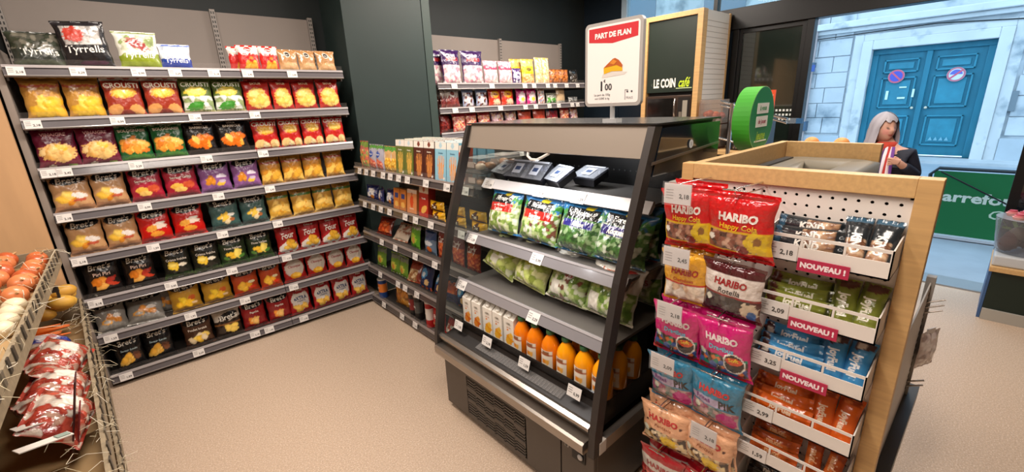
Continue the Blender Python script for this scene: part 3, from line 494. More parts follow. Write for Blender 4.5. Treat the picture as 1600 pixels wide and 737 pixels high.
PROTO = {}
def make_kind(k):
    d = K[k]; key = k
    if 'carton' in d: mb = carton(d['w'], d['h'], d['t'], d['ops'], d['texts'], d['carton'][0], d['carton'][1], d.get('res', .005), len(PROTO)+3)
    else: mb = pillow(d['w'], d['h'], d['t'], d['ops'], d['texts'], d.get('res', .005), len(PROTO)+3, d.get('horiz', False), sag=d.get('sag', .12), wr=d.get('wr', 1.0))
    o = mb.build(d['node'], d['m']); o['category'] = d['cat']
    return o
def place(k, loc, rot=(0,0,0), label=None, group=None, scale=1.0, wfix=None, room=None):
    """place a pack; first use is the original, later uses share its mesh"""
    if k not in PROTO:
        o = PROTO[k] = make_kind(k)
    else:
        o = PROTO[k].copy(); COL.objects.link(o)
    o.location = loc; o.rotation_euler = rot
    sx = (wfix/K[k]['w']) if wfix else scale
    sz = min(scale, (room-.006)/(K[k]['h']*math.cos(rot[0]))) if room else scale
    o.scale = (sx, scale, sz)
    o['label'] = label or K[k]['look']
    if group: o['group'] = group
    return o
RN = random.Random(11)

# ================================================================== THE SETTING
FLOORM = mat('speckled_resin_floor', 'bba48f', .42, noise=(120, .16), bump=(120, .05), var2=('d6c5b3', 170, .56, .64), spec=.4)
fl = MB().box(-3.2, 4.98, -3.2, 4.06, -.1, 0); struct('floor', fl, FLOORM)
struct('ceiling', MB().box(-3.2, 5.1, -3.2, 4.1, CEIL, CEIL+.1), mat('ceiling_tiles', '8f8a84', .9))
WALLM = mat('warm_white_wall', 'b9ada0', .8)
struct('wall_back', MB().box(-3.2, 5.1, 4.03, 4.15, 0, CEIL), BLACKW)
struct('wall_left', MB().box(-3.3, -3.2, -3.2, 4.15, 0, CEIL), WALLM)
struct('wall_front', MB().box(-3.2, 5.1, -3.3, -3.2, 0, CEIL), WALLM)
struct('wall_right', MB().box(4.98, 5.1, 3.46, 4.03, 0, CEIL).box(4.98, 5.1, -3.2, -.75, 0, CEIL).box(4.99, 5.09, 2.09, 3.46, 0, 2.3), mat('night_blue_wall', '18222c', .35, noise=(2, .1)))
# dark green boxed column between the two racks
pc = struct('trim_1', MB().box(1.53, 2.235, 3.6, 4.03, 0, CEIL), PILLM, bevel=.003)
struct('trim_2', MB().box(2.25, 2.33, 3.615, 4.03, 0, CEIL), mat('grey_green_paint', '34423e', .5))
struct('trim_3', MB().box(2.235, 2.25, 3.66, 4.03, 0, CEIL), BLACK)
# wood side panel left of the crisp rack
o = MB().box(-1.9, -.372, 3.452, 3.49, 0, 2.28).build('wall_panel', mat('tan_laminate_panel', 'c59c72', .5, noise=(2.2, .07, (6, 1, 1)))); o['kind'] = 'structure'; o.name = 'trim_4'

# ---- storefront
FRAME = mat('black_door_frame', '171718', .35, .3)
struct('trim_5', MB().box(4.96, 5.1, -.75, 3.46, 2.24, 2.44), FRAME, bevel=.004)          # header over the sliding door
struct('trim_6', MB().box(4.98, 5.08, 1.37, 1.43, 0, 2.24).box(4.98, 5.08, 2.03, 2.09, 0, 2.3), FRAME, bevel=.003)
struct('trim_7', MB().box(4.99, 5.07, 3.39, 3.46, 2.44, CEIL).box(4.99, 5.07, -.75, 3.46, CEIL-.05, CEIL), mat('pale_blue_frame', '9fb4c4', .4))
struct('trim_8', MB().box(4.99, 5.07, 2.28, 2.32, 2.44, CEIL-.05), FRAME)
struct('window_1', MB().box(5.02, 5.03, -.75, 3.39, 2.44, CEIL-.05), CLEAR)
d1 = MB().box(5.02, 5.03, 1.43, 2.03, .08, 2.24).build('door_1', mat('dark_reflecting_glass', '1c2520', .04, spec=1, coat=1)); d1['kind'] = 'structure'
MB().box(5.0, 5.05, 1.43, 1.47, .0, 2.24).box(5.0, 5.05, 2.0, 2.03, 0, 2.24).box(5.0, 5.05, 1.47, 2.0, 0, .08).box(5.0, 5.05, 1.47, 2.0, 2.2, 2.24).build('door_frame', FRAME, d1)
dots = MB()
for r in range(3):
    for i in range(17):
        y = 1.99-.032*i; z = 1.44-.043*r
        dots.box(5.012, 5.018, y-.009, y+.009, z-.010, z+.010, 'e8ece8')
dots.build('safety_dots', PAINT, d1)
dl = MB().box(4.9, 4.93, -.75, -.12, .0, 2.24).build('door_2', GLOSSB); dl['kind'] = 'structure'
MB().box(4.885, 4.945, -.14, -.085, 0, 2.24).box(4.885, 4.945, -.75, -.14, 0, .1).build('door_frame', FRAME, dl)
dd = MB()
for r in range(3):
    for i in range(6): dd.box(4.886, 4.89, -.2-.05*i-.012, -.2-.05*i+.012, 1.28-.04*r, 1.295-.04*r, 'c8ccc8')
dd.build('safety_dots', PAINT, dl)
struct('trim_9', MB().box(4.9, 5.15, -.75, 2.03, 0, .012), mat('door_threshold_metal', '9aa0a6', .4, .6))

# ---- street and the facade across it
struct('street', MB().box(5.1, 13.2, -14, 24, -.12, -.01), mat('wet_asphalt', '8b97a2', .5, noise=(3, .10), bump=(40, .1)))
struct('pavement', MB().box(13.2, 14.1, -14, 24, -.05, .05), mat('pale_kerb_stone', 'aab0b5', .6, noise=(4, .08)))
STONE = mat('weathered_pale_stone', 'b7bdc2', .8, noise=(.9, .12), bump=(6, .4, .03), var2=('77858f', 1.7, .52, .70))
DX = 14.0; DY0, DY1, DZ = .50, 2.55, 2.50
fac = MB()
fac.box(DX, DX+.5, -14, DY0-.0, 0, 9).box(DX, DX+.5, DY1, 24, 0, 9).box(DX, DX+.5, DY0, DY1, DZ, 9)
fo = struct('facade', fac, STONE)
rs = random.Random(5); blocks = []
for side, (ya, yb) in enumerate(((DY1+.42, 7.2), (-2.0, DY0-.42))):
    z = .55; row = 0
    while z < 3.6:
        hh = .36+.06*rs.random(); y = ya-(.0 if row % 2 else .3); 
        while y < yb:
            ww = .5+.25*rs.random(); a, b = max(y, ya), min(y+ww, yb)
            if b-a > .1:
                m_ = MB().box(DX-.03-.02*rs.random(), DX+.02, a+.008, b-.008, z+.008, z+hh-.008)
                blocks.append(m_.build('stone_block', STONE, fo, bevel=.006))
            y += ww
        z += hh; row += 1
# plinth, moulded surround, lintel
MB().box(DX-.10, DX, DY1+.38, 24, 0, .5).box(DX-.10, DX, -14, DY0-.38, 0, .5).build('plinth', mat('plinth_stone', 'a9b3bb', .8, noise=(2, .1)), fo)
SUR = mat('smooth_door_surround', 'c0c4c6', .7, noise=(1.6, .08), var2=('8a959c', 2.5, .58, .72))
MB().box(DX-.14, DX, DY1, DY1+.20, 0, DZ+.2).box(DX-.08, DX, DY1+.20, DY1+.38, 0, DZ+.36).box(DX-.14, DX, DY0-.2, DY0, 0, DZ+.2).box(DX-.08, DX, DY0-.38, DY0-.2, 0, DZ+.36).box(DX-.14, DX, DY0, DY1, DZ, DZ+.2).box(DX-.08, DX, DY0-.2, DY1+.2, DZ+.2, DZ+.36).build('door_surround', SUR, fo, bevel=.015)
MB().box(DX-.22, DX, -3, 24, 3.05, 3.2).box(DX-.12, DX, -3, 24, 2.95, 3.05).build('cornice', SUR, fo, bevel=.02)
MB().tube([(DX-.16, 3.78, 0), (DX-.16, 3.78, 6)], .085, 10).build('drain_pipe', mat('pink_grey_pipe', 'a89a98', .6), fo)
MB().box(DX-.27, DX-.05, 3.67, 3.89, 2.2, 2.32).build('pipe_bracket', mat('slate_blue_iron', '3c556c', .5), fo)
MB().box(DX-.25, DX-.05, 3.66, 3.84, .62, .86).build('pipe_shoe', mat('slate_blue_iron', '3c556c', .5), fo)
MB().box(DX-.06, DX-.02, 0.02, .14, 1.05, 1.45).build('intercom', mat('intercom_grey', '6c7880', .5), fo)
MB().tube([(DX-.1, 8, 3.0), (DX-.1, 4, 2.86), (DX-.1, 1.5, 2.92), (DX-.1, -1, 2.72)], .012, 6).build('facade_cable', BLACK, fo)
for yy in (6.2, 9.0):       # upper windows seen through the glazing above the café cabinet
    w_ = MB().box(DX-.02, DX+.1, yy-.6, yy+.6, 3.5, 5.6).build('window_frame', mat('grey_shutter', '6c7f90', .6), fo)
# the carriage door
cd = thing('carriage_door', 'large teal wooden double carriage door across the street', 'door', (DX, (DY0+DY1)/2, 0))
TEAL = mat('teal_paint', '1f6f86', .55, noise=(5, .14, (1, 1, .3)), bump=(20, .15))
TEAL2 = mat('teal_paint_shallow', '2a7c93', .55, noise=(5, .14))
MID = (DY0+DY1)/2
for a, b, nm in ((MID+.015, DY1-.12, 'door_leaf'), (DY0+.12, MID-.015, 'door_leaf')):
    leaf = MB().box(DX+.12, DX+.18, a, b, .08, DZ-.12).build(nm, TEAL, cd, world=True)
    w_ = b-a
    for z0, z1 in ((1.95, 2.25), (1.15, 1.85), (.30, .98)):
        fr = MB()
        y0, y1 = a+.13, b-.13
        fr.box(DX+.07, DX+.12, y0, y1, z0, z0+.035).box(DX+.07, DX+.12, y0, y1, z1-.035, z1).box(DX+.07, DX+.12, y0, y0+.035, z0, z1).box(DX+.07, DX+.12, y1-.035, y1, z0, z1)
        fr.box(DX+.09, DX+.12, y0+.09, y1-.09, z0+.08, z1-.08)
        f_ = fr.build('door_panel', TEAL2, leaf, bevel=.008); f_.location = (0, 0, 0)
        f_.data.transform(Matrix.Translation((-DX, -MID, 0)))
MB().box(DX+.06, DX+.2, DY0+.002, DY0+.12, 0, DZ-.12).box(DX+.06, DX+.2, DY1-.12, DY1-.002, 0, DZ-.12).box(DX+.06, DX+.2, DY0+.002, DY1-.002, DZ-.12, DZ-.002).box(DX+.04, DX+.2, MID-.05, MID+.05, .05, DZ-.12).build('door_jamb', TEAL, cd, world=True, bevel=.01)
MB().box(DX-.02, DX+.3, DY0, DY1, 0, .05).build('door_sill', mat('plinth_stone', 'a9b3bb', .8), cd, world=True)
st = MB()
for a in (-.6, .4):
    for i in range(4): st.add([(DX+.055, MID+a+.09*i-.02, .42), (DX+.055, MID+a+.09*i+.05, .42), (DX+.055, MID+a+.09*i+.015, .5)], [(0,1,2)], '6fa6b8')
for yy in (MID-.12, MID+.12): st.ell((DX+.06, yy, 1.15), (.03, .03, .03), 8, 6, 'c9c4b0')
st.build('door_knob', PAINT, cd, world=True)
nt_ = MB()
for yy, zz, w1, h1 in ((MID+.62, 1.45, .05, .20), (MID+.35, 1.62, .13, .03), (MID+.35, 1.38, .14, .04), (MID+.15, 1.48, .04, .18)): nt_.box(DX+.055, DX+.065, yy-w1/2, yy+w1/2, zz-h1/2, zz+h1/2, 'c4dccf')
nt_.build('pale_notice', PAINT, cd, world=True)
def noparking(y, z, fade, label):
    t = thing('no_parking_sign', label, 'sign', (DX+.03, y, z))
    m = MB(); n = 28
    def disc(r, x, col): m.add([(x, 0, 0)]+[(x, r*math.cos(2*PI*k/n), r*math.sin(2*PI*k/n)) for k in range(n)], [(0, 1+(k+1) % n, 1+k) for k in range(n)], col)
    m.prism([(.15*math.cos(2*PI*k/n), .15*math.sin(2*PI*k/n)) for k in range(n)], -.01, .01, 'x', 'b8bcc4')
    disc(.148, -.011, 'c2566e' if not fade else 'b86a7a'); disc(.115, -.0125, '4a50b0' if not fade else 'c4ccd8')
    if fade: m.add([(-.0135, .10*math.cos(a), .10*math.sin(a)) for a in (i*PI/10 for i in range(11))], [tuple(range(11))[::-1]], '5a62b4')
    m.obox((-.0145, 0, 0), (.002, .25, .035), (.8 if not fade else 2.4, 0, 0), 'c2566e')
    m.build('sign_disc', PAINT, t)
noparking(2.03, 1.87, False, 'round blue no parking sign on left leaf of teal door')
noparking(1.02, 1.84, True, 'faded round no parking sign on right leaf of teal door')
sg = MB().box(DX-.29, DX-.27, 3.63, 3.93, 2.1, 2.26, '2c4a8a').text('12', (DX-.292, 3.78, 2.18), (0, -1, 0), (0, 0, 1), .1, 'd8dce8'); 
o = sg.build('street_plaque', PAINT); tag(o, 'small dark blue plaque on the drain pipe across the street', 'sign')

# green banner barrier outside the door
bt = thing('banner_barrier', 'green banner stretched in a metal barrier outside the shop door', 'barrier', (6.64, -.5, 0))
bm_ = MB(); bm_.box(6.63, 6.65, -1.5, .47, .03, .72, '0f6a3c')
bm_.text('Carrefour', (6.6285, .123, .455), (0, -1, 0), (0, 0, 1), .150, 'c6dcd6', .03, 1.18)
bm_.text('City', (6.6285, -.13, .30), (0, -1, 0), (0, 0, 1), .13, 'b4d4c4', .01, 1.1, .25)
bm_.build('banner', MATTE, bt, world=True)
MB().tube([(6.64, .47, .0), (6.64, .50, .68), (6.64, .44, .75), (6.64, -1.6, .75)], .018, 8).tube([(6.64, -1.6, .75), (6.64, -1.6, 0)], .018, 8).build('barrier_frame', mat('dark_steel_tube', '2b3740', .4, .5), bt, world=True)
MB().tube([(6.60, .42, .72), (6.60, -.35, .30)], .008, 6).build('stay_strap', BLACK, bt, world=True)
MB().box(6.56, 6.72, -1.5, .47, 0, .03).build('barrier_foot', mat('pale_foot', 'b4c0cc', .5), bt, world=True)

# ceiling lamps
lampm = mat('lamp_diffuser', 'ffffff', .5, emit=('fff0dc', 3))
for i, (x, y, p) in enumerate(LAMPS):
    t = thing('ceiling_lamp', 'long flat white ceiling lamp, %s over the shop floor' % ORD[i], 'lamp', (x, y, CEIL), 0, 'ceiling lamps')
    MB().box(-.62, .62, -.14, .14, -.06, 0).build('lamp_body', WHITEP, t)
    MB().box(-.6, .6, -.12, .12, -.075, -.06).build('diffuser', lampm, t)

# ================================================================== shelving
TAGS = []
def make_tag_mesh(price, w=.052, h=.036, red=False):
    m = MB().box(-w/2, w/2, -.0015, 0, -h/2, h/2, 'ddd8d4' if not red else 'a8304a')
    if not red:
        m.text(price, (w*.22, -.0022, -h*.12), (1,0,0), (0,0,1), .012, '3a3634', .02)
        for i in range(3): m.box(-w*.42, -w*.05, -.002, -.0015, h*.28-.006*i, h*.28-.006*i+.002, '8d8884')
    o = m.build('price_tag', CARD); bpy.data.objects.remove(o); return bpy.data.meshes[-1] if False else m
class TagSet:
    def __init__(s): s.me = []
    def get(s, i):
        if not s.me:
            for p in ('1,95', '2,18', '1,59', '0,99', '2,45', '3,29'):
                m = MB().box(-.026, .026, -.0015, 0, -.018, .018, 'ddd8d4'); m.text(p, (.010, -.0022, -.004), (1,0,0), (0,0,1), .013, '3a3634', .02)
                for q in range(3): m.box(-.022, -.006, -.0021, -.0015, .009-.007*q, .011-.007*q, '8d8884')
                o = m.build('price_tag', CARD); s.me.append(o.data); bpy.data.objects.remove(o)
        return s.me[i % len(s.me)]
TG = TagSet()
def put_tag(parent, loc, i, rot=(0,0,0), scale=1):
    o = bpy.data.objects.new('price_tag', TG.get(i)); COL.objects.link(o); o.parent = parent; o.location = loc; o.rotation_euler = rot
    o.scale = (scale, 1, abs(scale)); return o

RC = ('8b8583', '5f5a5d', 'a39c9c')
def shelf(root, x0, x1, D, zt, tags, tsc=1.25, y0=0.0, rc=None):
    rc = rc or RC
    sh = MB().box(x0+.003, x1-.003, y0+.012, D, zt-.045, zt-.022).box(x0+.003, x0+.012, y0+.03, D, zt-.075, zt-.045).box(x1-.012, x1-.003, y0+.03, D, zt-.075, zt-.045).build('shelf', GREYM, root)
    r = MB()
    r.add([(x, y, z) for x in (x0+.002, x1-.002) for y, z in ((y0+.012, zt-.062), (y0-.004, zt-.060), (y0-.010, zt-.054), (y0-.008, zt-.050))], [(0,1,5,4),(1,2,6,5),(2,3,7,6),(0,3,2,1),(4,5,6,7)], rc[0])
    r.add([(x, y, z) for x in (x0+.002, x1-.002) for y, z in ((y0-.006, zt-.050), (y0+.004, zt-.012), (y0+.012, zt-.012), (y0+.012, zt-.05))], [(0,4,5,1),(1,5,6,2),(0,1,2,3),(4,7,6,5)], rc[1])
    r.add([(x, y, z) for x in (x0+.002, x1-.002) for y, z in ((y0-.004, zt-.014), (y0+.0, zt), (y0+.008, zt), (y0+.012, zt-.014))], [(0,4,5,1),(1,5,6,2),(2,6,7,3),(0,1,2,3),(4,7,6,5)], rc[2])
    r.build('price_rail', RAIL, sh)
    MB().add([(x0+.004, y0+.006, zt-.003), (x1-.004, y0+.006, zt-.003), (x1-.004, y0+.006, zt+.03), (x0+.004, y0+.006, zt+.03)], [(0,1,2,3)]).build('clear_riser', RISER, sh)
    for i, tx in enumerate(tags):
        put_tag(sh, (tx, y0-.008, zt-.032), int(abs(tx)*37)+i, (-.2, 0, 0), tsc)
    return sh
def upright(root, x, D, z1, n=60):
    m = MB().box(x-.016, x+.016, D-.05, D-.02, 0, z1, '8c847e')
    z = z1-.02
    while z > .1:
        m.box(x-.010, x-.004, D-.052, D-.0495, z-.010, z+.006, '151413').box(x+.004, x+.010, D-.052, D-.0495, z-.010, z+.006, '151413'); z -= .03
    return m.build('upright', PAINT, root)

def rack(name, label, loc, rz, D, top, bays, uprights, levels, tags, plinth=True):
    t = thing(name, label, 'shelving', loc, rz)
    for a, b in bays:
        zz = .1; hh = (top-.1)/5
        for i in range(5):
            MB().box(a+.004, b-.004, D-.02, D, zz+.002, zz+hh-.002).build('back_panel', BACKM, t); zz += hh
    for x in uprights: upright(t, x, D, top+.01)
    if plinth:
        for a, b in bays: MB().box(a, b, .04, D, 0, levels[-1]-.062).build('plinth', DKMET, t)
    for li, zt in enumerate(levels):
        for bi, (a, b) in enumerate(bays):
            y0 = 0
            shelf(t, a, b, D-.05, zt, [x for x in tags[li] if a <= x < b], y0=y0)
    return t
# ---- the crisp rack (faces -Y), local x = world x + .33, front at y 3.47
LZ = [1.905, 1.640, 1.380, 1.130, .870, .603, .364, .088]
ltags = [[.048,.28,.537,.711,.912,1.103,1.382],[.044,.384,.757,1.096],[.040,.10,.408,.765,1.098],[.04,.394,.781,1.096],[.039,.378,.752,1.101],[.046,.411,.756,1.115],[.061,.466,.792,1.122],[.071,.455,.804,.90,1.15]]
crisp_rack = rack('crisp_rack', 'tall grey wall shelving filled with crisp packets', (-.33, 3.47, 0), 0, .53, 2.33, [(0, 1.065), (1.065, 1.75)], [.02, 1.065, 1.735], LZ, ltags)
MB().box(-.032, -.004, .03, .5, 0, 2.0, '8c847e').build('end_panel', mat('end_panel_grey', '8a8078', .5), crisp_rack)
BAY1 ={
 1:[('tgreen',-0.184,0.206),('tblack',0.015,0.211),('twhite',0.238,0.198),('tblue',0.411,0.159)],
 2:[('gold_p',-0.222,0.156),('gold_p',-0.060,0.157),('crousti_r',0.114,0.175),('crousti_r',0.297,0.179),('crousti_g',0.474,0.170),('crousti_g',0.650,0.176)],
 3:[('vinaigre',-0.234,0.173),('vinaigre',-0.061,0.173),('bolo',0.104,0.162),('bolo',0.270,0.166),('barb',0.440,0.170),('barb',0.626,0.178)],
 4:[('tan',-0.234,0.171),('tan',-0.070,0.157),('crim',0.101,0.165),('crim',0.279,0.180),('lilac',0.466,0.182),('lilac',0.650,0.170)],
 5:[('tan',-0.237,0.165),('tan',-0.074,0.157),('redb',0.088,0.165),('redb',0.263,0.175),('teal',0.472,0.178),('teal',0.652,0.168)],
 6:[('piri',-0.223,0.167),('piri',-0.049,0.163),('blackb',0.144,0.157),('blackb',0.306,0.162),('dgreen',0.470,0.172),('dgreen',0.640,0.165)],
 7:[('grey',-0.243,0.150),('grey',-0.084,0.190),('goldb',0.140,0.172),('goldb',0.322,0.176),('oran',0.502,0.172),('oran',0.665,0.145)],
 8:[('blackc',-0.212,0.142),('blackc',-0.062,0.155),('brown',0.156,0.170),('whiteb',0.336,0.168),('redc',0.509,0.162),('redc',0.680,0.165)]}
BAY2 ={
 1:[('popred',0.815,0.130),('popred',0.940,0.118),('kraft',1.064,0.125),('kraft',1.196,0.125),('kraft',1.330,0.135)],
 2:[('redy',0.823,0.168),('redy',0.983,0.140),('redy',1.139,0.165),('redy',1.312,0.165)],
 3:[('croustr2',0.828,0.170),('croustr2',0.994,0.150),('croustr2',1.150,0.150),('croustr2',1.315,0.160)],
 4:[('ridge',0.815,0.143),('ridge',0.962,0.143),('ridge',1.108,0.143),('ridge',1.275,0.146)],
 5:[('ridgeg',0.823,0.154),('ridgeg',0.986,0.158),('ridgeg',1.145,0.149),('ridgeg',1.303,0.149)],
 6:[('four',0.833,0.154),('four',0.995,0.160),('four',1.158,0.160),('four',1.318,0.150)],
 7:[('clas',0.840,0.165),('clas',1.008,0.155),('clas',1.165,0.148),('clas',1.318,0.145)],
 8:[('extra',0.838,0.165),('extra',1.010,0.155),('extra',1.168,0.149),('extra',1.322,0.145)]}
for bay, bn in ((BAY1, 'left crisp bay'), (BAY2, 'right crisp bay')):
    for r, row in bay.items():
        for i, (k, x, w) in enumerate(row):
            z = LZ[r-1]-.014
            fallen = (k == 'grey')
            rot = (-.10-.05*RN.random(), 0, (RN.random()-.5)*.12)
            y = 3.53+RN.random()*.012
            if fallen: rot = (-.45-.2*i, .05, .15-.2*i); y = 3.52
            if k == 'tgreen': rot = (-.25, 0, .05)
            if k == 'tblack': rot = (-.02, -.05, -.05)
            place(k, (x, y, z), rot, '%s, %s, %s shelf, %s' % (K[k]['look'], ORD[i], NTH[r-1], bn), 'crisp packets on the crisp rack', wfix=w+.008, room=(LZ[r-2]-LZ[r-1]-.032) if r > 1 else None)
        # a second row stands behind where the photo shows it
    if bay is BAY2:
        for i, x in enumerate((.775,)):
            place('popred', (x, 3.62, LZ[0]-.017), (-.05, 0, .2), 'small red and white snack packet half hidden behind, top shelf', 'crisp packets on the crisp rack')
place('grey', (.03, 3.62, LZ[6]-.017), (-.2, 0, -.1), 'silver grey crisp packet upright behind two slumped ones, seventh shelf', 'crisp packets on the crisp rack', wfix=.15)

RC = ('6f6763', '453f3e', '857c78')
# ---- aisle gondola (faces -X): local x runs toward -Y from y=3.5, front at x=1.39
MZ = [1.190, .925, .655, .355, .083]
mt = [[.12,.24,.36,.52,.63,.75,.87,1.1,1.33,1.51],[.13,.28,.41,.55,.78,.92,1.11,1.31,1.44],[.35,.57,.86,1.11],[.24,.54,.65,.82,1.12],[.23,.54,.74,1.09]]
aisle = rack('aisle_gondola', 'low dark gondola of snacks between crisp rack and fridge', (1.395, 3.46, 0), -PI/2, .42, 1.16, [(0, .8), (.8, 1.58)], [.02, .8, 1.565], MZ, mt)
def on_aisle(k, y, lv, n, depth=.07, rz=0, tilt=-.08, w=None, dz=0, extra='', ry=0, lab=None):
    place(k, (1.395+depth, y, MZ[lv]-.017+dz), (tilt, ry, -PI/2+rz), lab or '%s, %s, %s shelf, snack gondola%s' % (K[k]['look'], ORD[n], ['top', 'second', 'third', 'fourth', 'bottom'][lv], extra), 'snacks on the aisle gondola', wfix=w, room=(MZ[lv-1]-MZ[lv]-.03) if lv else None)
top = [('mixsnack',3.37,.15),('minisnack',3.215,.13),('minisnack',3.10,.12),('goldsnack',2.965,.13),('goldsnack',2.87,.1),('boxg',2.755,.12),('boxg',2.635,.115),('boxb',2.51,.12),('boxb',2.385,.12),('boxl',2.255,.12),('boxl',2.13,.12),('boxr',2.037,.06)]
for i, (k, y, w) in enumerate(top): on_aisle(k, y, 0, i, .06, 0, -.10 if 'box' in k else -.06, w)
for i, (k, y) in enumerate([('boxg',2.755),('boxg',2.635),('boxb',2.51),('boxb',2.385),('boxl',2.255),('boxl',2.13)]):
    for q, qn in ((.135, 'second row'), (.205, 'third row'), (.275, 'fourth row')):
        place(k, (1.395+q, y, MZ[0]-.017), (-.08, 0, -PI/2), K[k]['look']+', %s, %s' % (qn, 'left one' if i % 2 == 0 else 'right one'), 'snacks on the aisle gondola')
for i, (k, y, rz, w) in enumerate([('navy',3.33,.3,.15),('navy',3.17,-.3,.12),('navy',3.02,.1,.12),('boxo',2.90,0,.09),('boxo',2.805,0,.09),('boxo2',2.68,.05,.12),('boxt',2.52,0,.115)]): on_aisle(k, y, 1, i, .07, rz, -.12, w)
n = 0
for (y, nm) in ((2.365,'left stack'),(2.145,'middle stack'),(1.94,'right stack')):
    for j in range(2):
        place('tuc', (1.395+.07, y+.01*j, MZ[1]-.019+.064*j), (0, 0, -PI/2+(.04 if j else -.03)), '%s, %s in %s, snack gondola' % (K['tuc']['look'], ['lower', 'upper'][j], nm), 'cracker packets on the aisle gondola')
for i, (k, y, rz, w, t_) in enumerate([('orangeb',3.25,.2,.19,-.5),('whiteo',2.98,.1,.2,-.7),('limeb',2.74,-.1,.15,-.15),('bluew',2.53,0,.15,-.1),('curly',2.36,0,.15,-.1),('curly',2.20,-.1,.15,-.1),('curly',2.04,0,.14,-.1)]): on_aisle(k, y, 2, i, .08, rz, t_, w)
for i, (k, y, rz, w, t_) in enumerate([('greens',3.36,.1,.14,-.15),('greens',3.12,.1,.13,-.15),('greens',2.98,0,.13,-.15),('beigeb',2.84,.2,.15,-.5),('bluecat',2.66,0,.17,-.3),('bluecat',2.50,-.2,.14,-.4),('redsticks',2.36,.1,.17,-.5),('bluecat',2.2,0,.14,-.2)]): on_aisle(k, y, 3, i, .08, rz, t_, w)
# bottom shelf: tubes and packets
def tube_tin(col1, col2, txt, h=.2, r=.033):
    m = MB(); m.lathe([(r, 0), (r, h*.3)], 16, (0,0,0), col1); m.lathe([(r, h*.3), (r, h*.75)], 16, (0,0,0), col2); m.lathe([(r, h*.75), (r, h-.012)], 16, (0,0,0), col1); m.lathe([(r*1.04, h-.012), (r*1.04, h)], 16, (0,0,0), 'c8c2ba')
    m.text(txt, (0, -r-.001, h*.55), (1,0,0), (0,0,1), .02, 'f0ece4', .03, .7)
    return m.build('snack_tube', PAINT)
def on_aisle_o(o, y, depth, n, look, lv=4):
    o.location = (1.395+depth, y, MZ[lv]-.019); o.rotation_euler = (0, 0, -PI/2); tag(o, '%s, %s, snack gondola' % (look, n), 'crisps', 'snack tubes on the aisle gondola')
on_aisle_o(tube_tin('1f3f7a', 'd8772a', 'mini', .17, .038), 3.36, .06, 'leftmost', 'short blue snack tube with orange band')
on_aisle_o(tube_tin('1a1718', '7a1c1c', 'BBQ', .2), 2.84, .06, 'second tube from left', 'black snack tube with dark red band')
on_aisle_o(tube_tin('1a1718', '4a4a48', 'XXL', .2), 2.76, .06, 'third tube from left', 'black snack tube with grey band')
on_aisle_o(tube_tin('a81a1a', 'd8d0c8', 'hot', .2), 2.60, .06, 'fourth tube from left', 'red snack tube with pale band')
on_aisle('goldlow', 3.07, 4, 1, .09, .1, -.1, .21); on_aisle('redlow', 2.50, 4, 4, .07, .1, -.1, .15); on_aisle('pinkl', 2.36, 4, 5, .07, 0, -.4, .15); on_aisle('limeb', 2.2, 4, 6, .07, 0, -.2, .14)
# clear pastry boxes at the near end of its top
t = None
for i, (y, dz, dx) in enumerate(((1.925, 0, 0), (1.925, 0, .16), (1.925, .085, 0), (1.925, .085, .165))):
    t = thing('pastry_box', 'clear box of brown doughnuts, %s, snack gondola top' % ['lower one of the front pile', 'lower one of the rear pile', 'upper one of the front pile', 'upper one of the rear pile'][i], 'food box', (1.49+dx, y, MZ[0]-.02+dz), -PI/2, 'clear pastry boxes')
    MB().box(-.08, .08, -.07, .07, 0, .08).build('clear_lid', mat('clear_box_plastic', 'cfc8c4', .12, alpha_mix=(.16,)), t)
    MB().box(-.078, .078, -.068, .068, .002, .012).build('tray', mat('grey_tray', '4a4648', .4), t)
    for j in range(4):
        a = MB(); cx, cy = (-.038, .038)[j % 2], (-.034, .034)[j//2]
        a.ell((cx, cy, .032), (.033, .03, .02), 10, 6, ['9a6244', 'b8825c', '7c4a34', 'e0c4ac'][(i+j) % 4]); a.build('doughnut', PAINT, t)
    MB().box(-.03, .03, -.0715, -.070, .03, .06, 'b8a49c').build('sticker', PAINT, t)

RC = ('8b8583', '5f5a5d', 'a39c9c')
# ---- sweets rack on the far wall (faces -Y)
SZ = [1.825, 1.605, 1.375, 1.11, .85, .6, .35, .09]
stg = [[.06, .52, .98, 1.12, 1.34, 1.46, 1.66, 1.86], [.05, .25, .62, .98, 1.14, 1.36, 1.52, 1.76, 1.86]]+[[.3, .9, 1.5]]*6
sweets = rack('sweets_rack', 'far wall shelving stocked with bags of sweets', (2.46, 3.6, 0), 0, .42, 2.30, [(-.12, .99), (.99, 2.0)], [-.10, .99, 1.985], SZ, stg)
s1 = [('purp',2.50,.24),('purp',2.56,.235),('purp',2.81,.26),('pinkm',3.04,.20),('pinkm',3.24,.2),('purs',3.40,.13),('yelb',3.57,.19),('cream',3.74,.12),('cream',3.855,.12),('orab',3.99,.17),('orab',4.14,.2),('dark',4.34,.15)]
s2 = [('maro',2.54,.18),('blup',2.73,.15),('blup',2.90,.155),('redo',3.07,.17),('redo',3.25,.19),('magen',3.45,.15),('magen',3.61,.16),('stripe',3.77,.12),('greenw',3.94,.18),('kraftw',4.10,.17),('lowg',4.32,.19)]
s3 = [('pinkr',2.60,.16),('pinkr',2.75,.15),('pinkr',2.92,.17),('purw',3.10,.2),('purw',3.29,.19),('ormix',3.5,.22),('ormix',3.73,.22),('bluer',3.95,.22),('pinkr',4.17,.17),('purw',4.34,.17)]
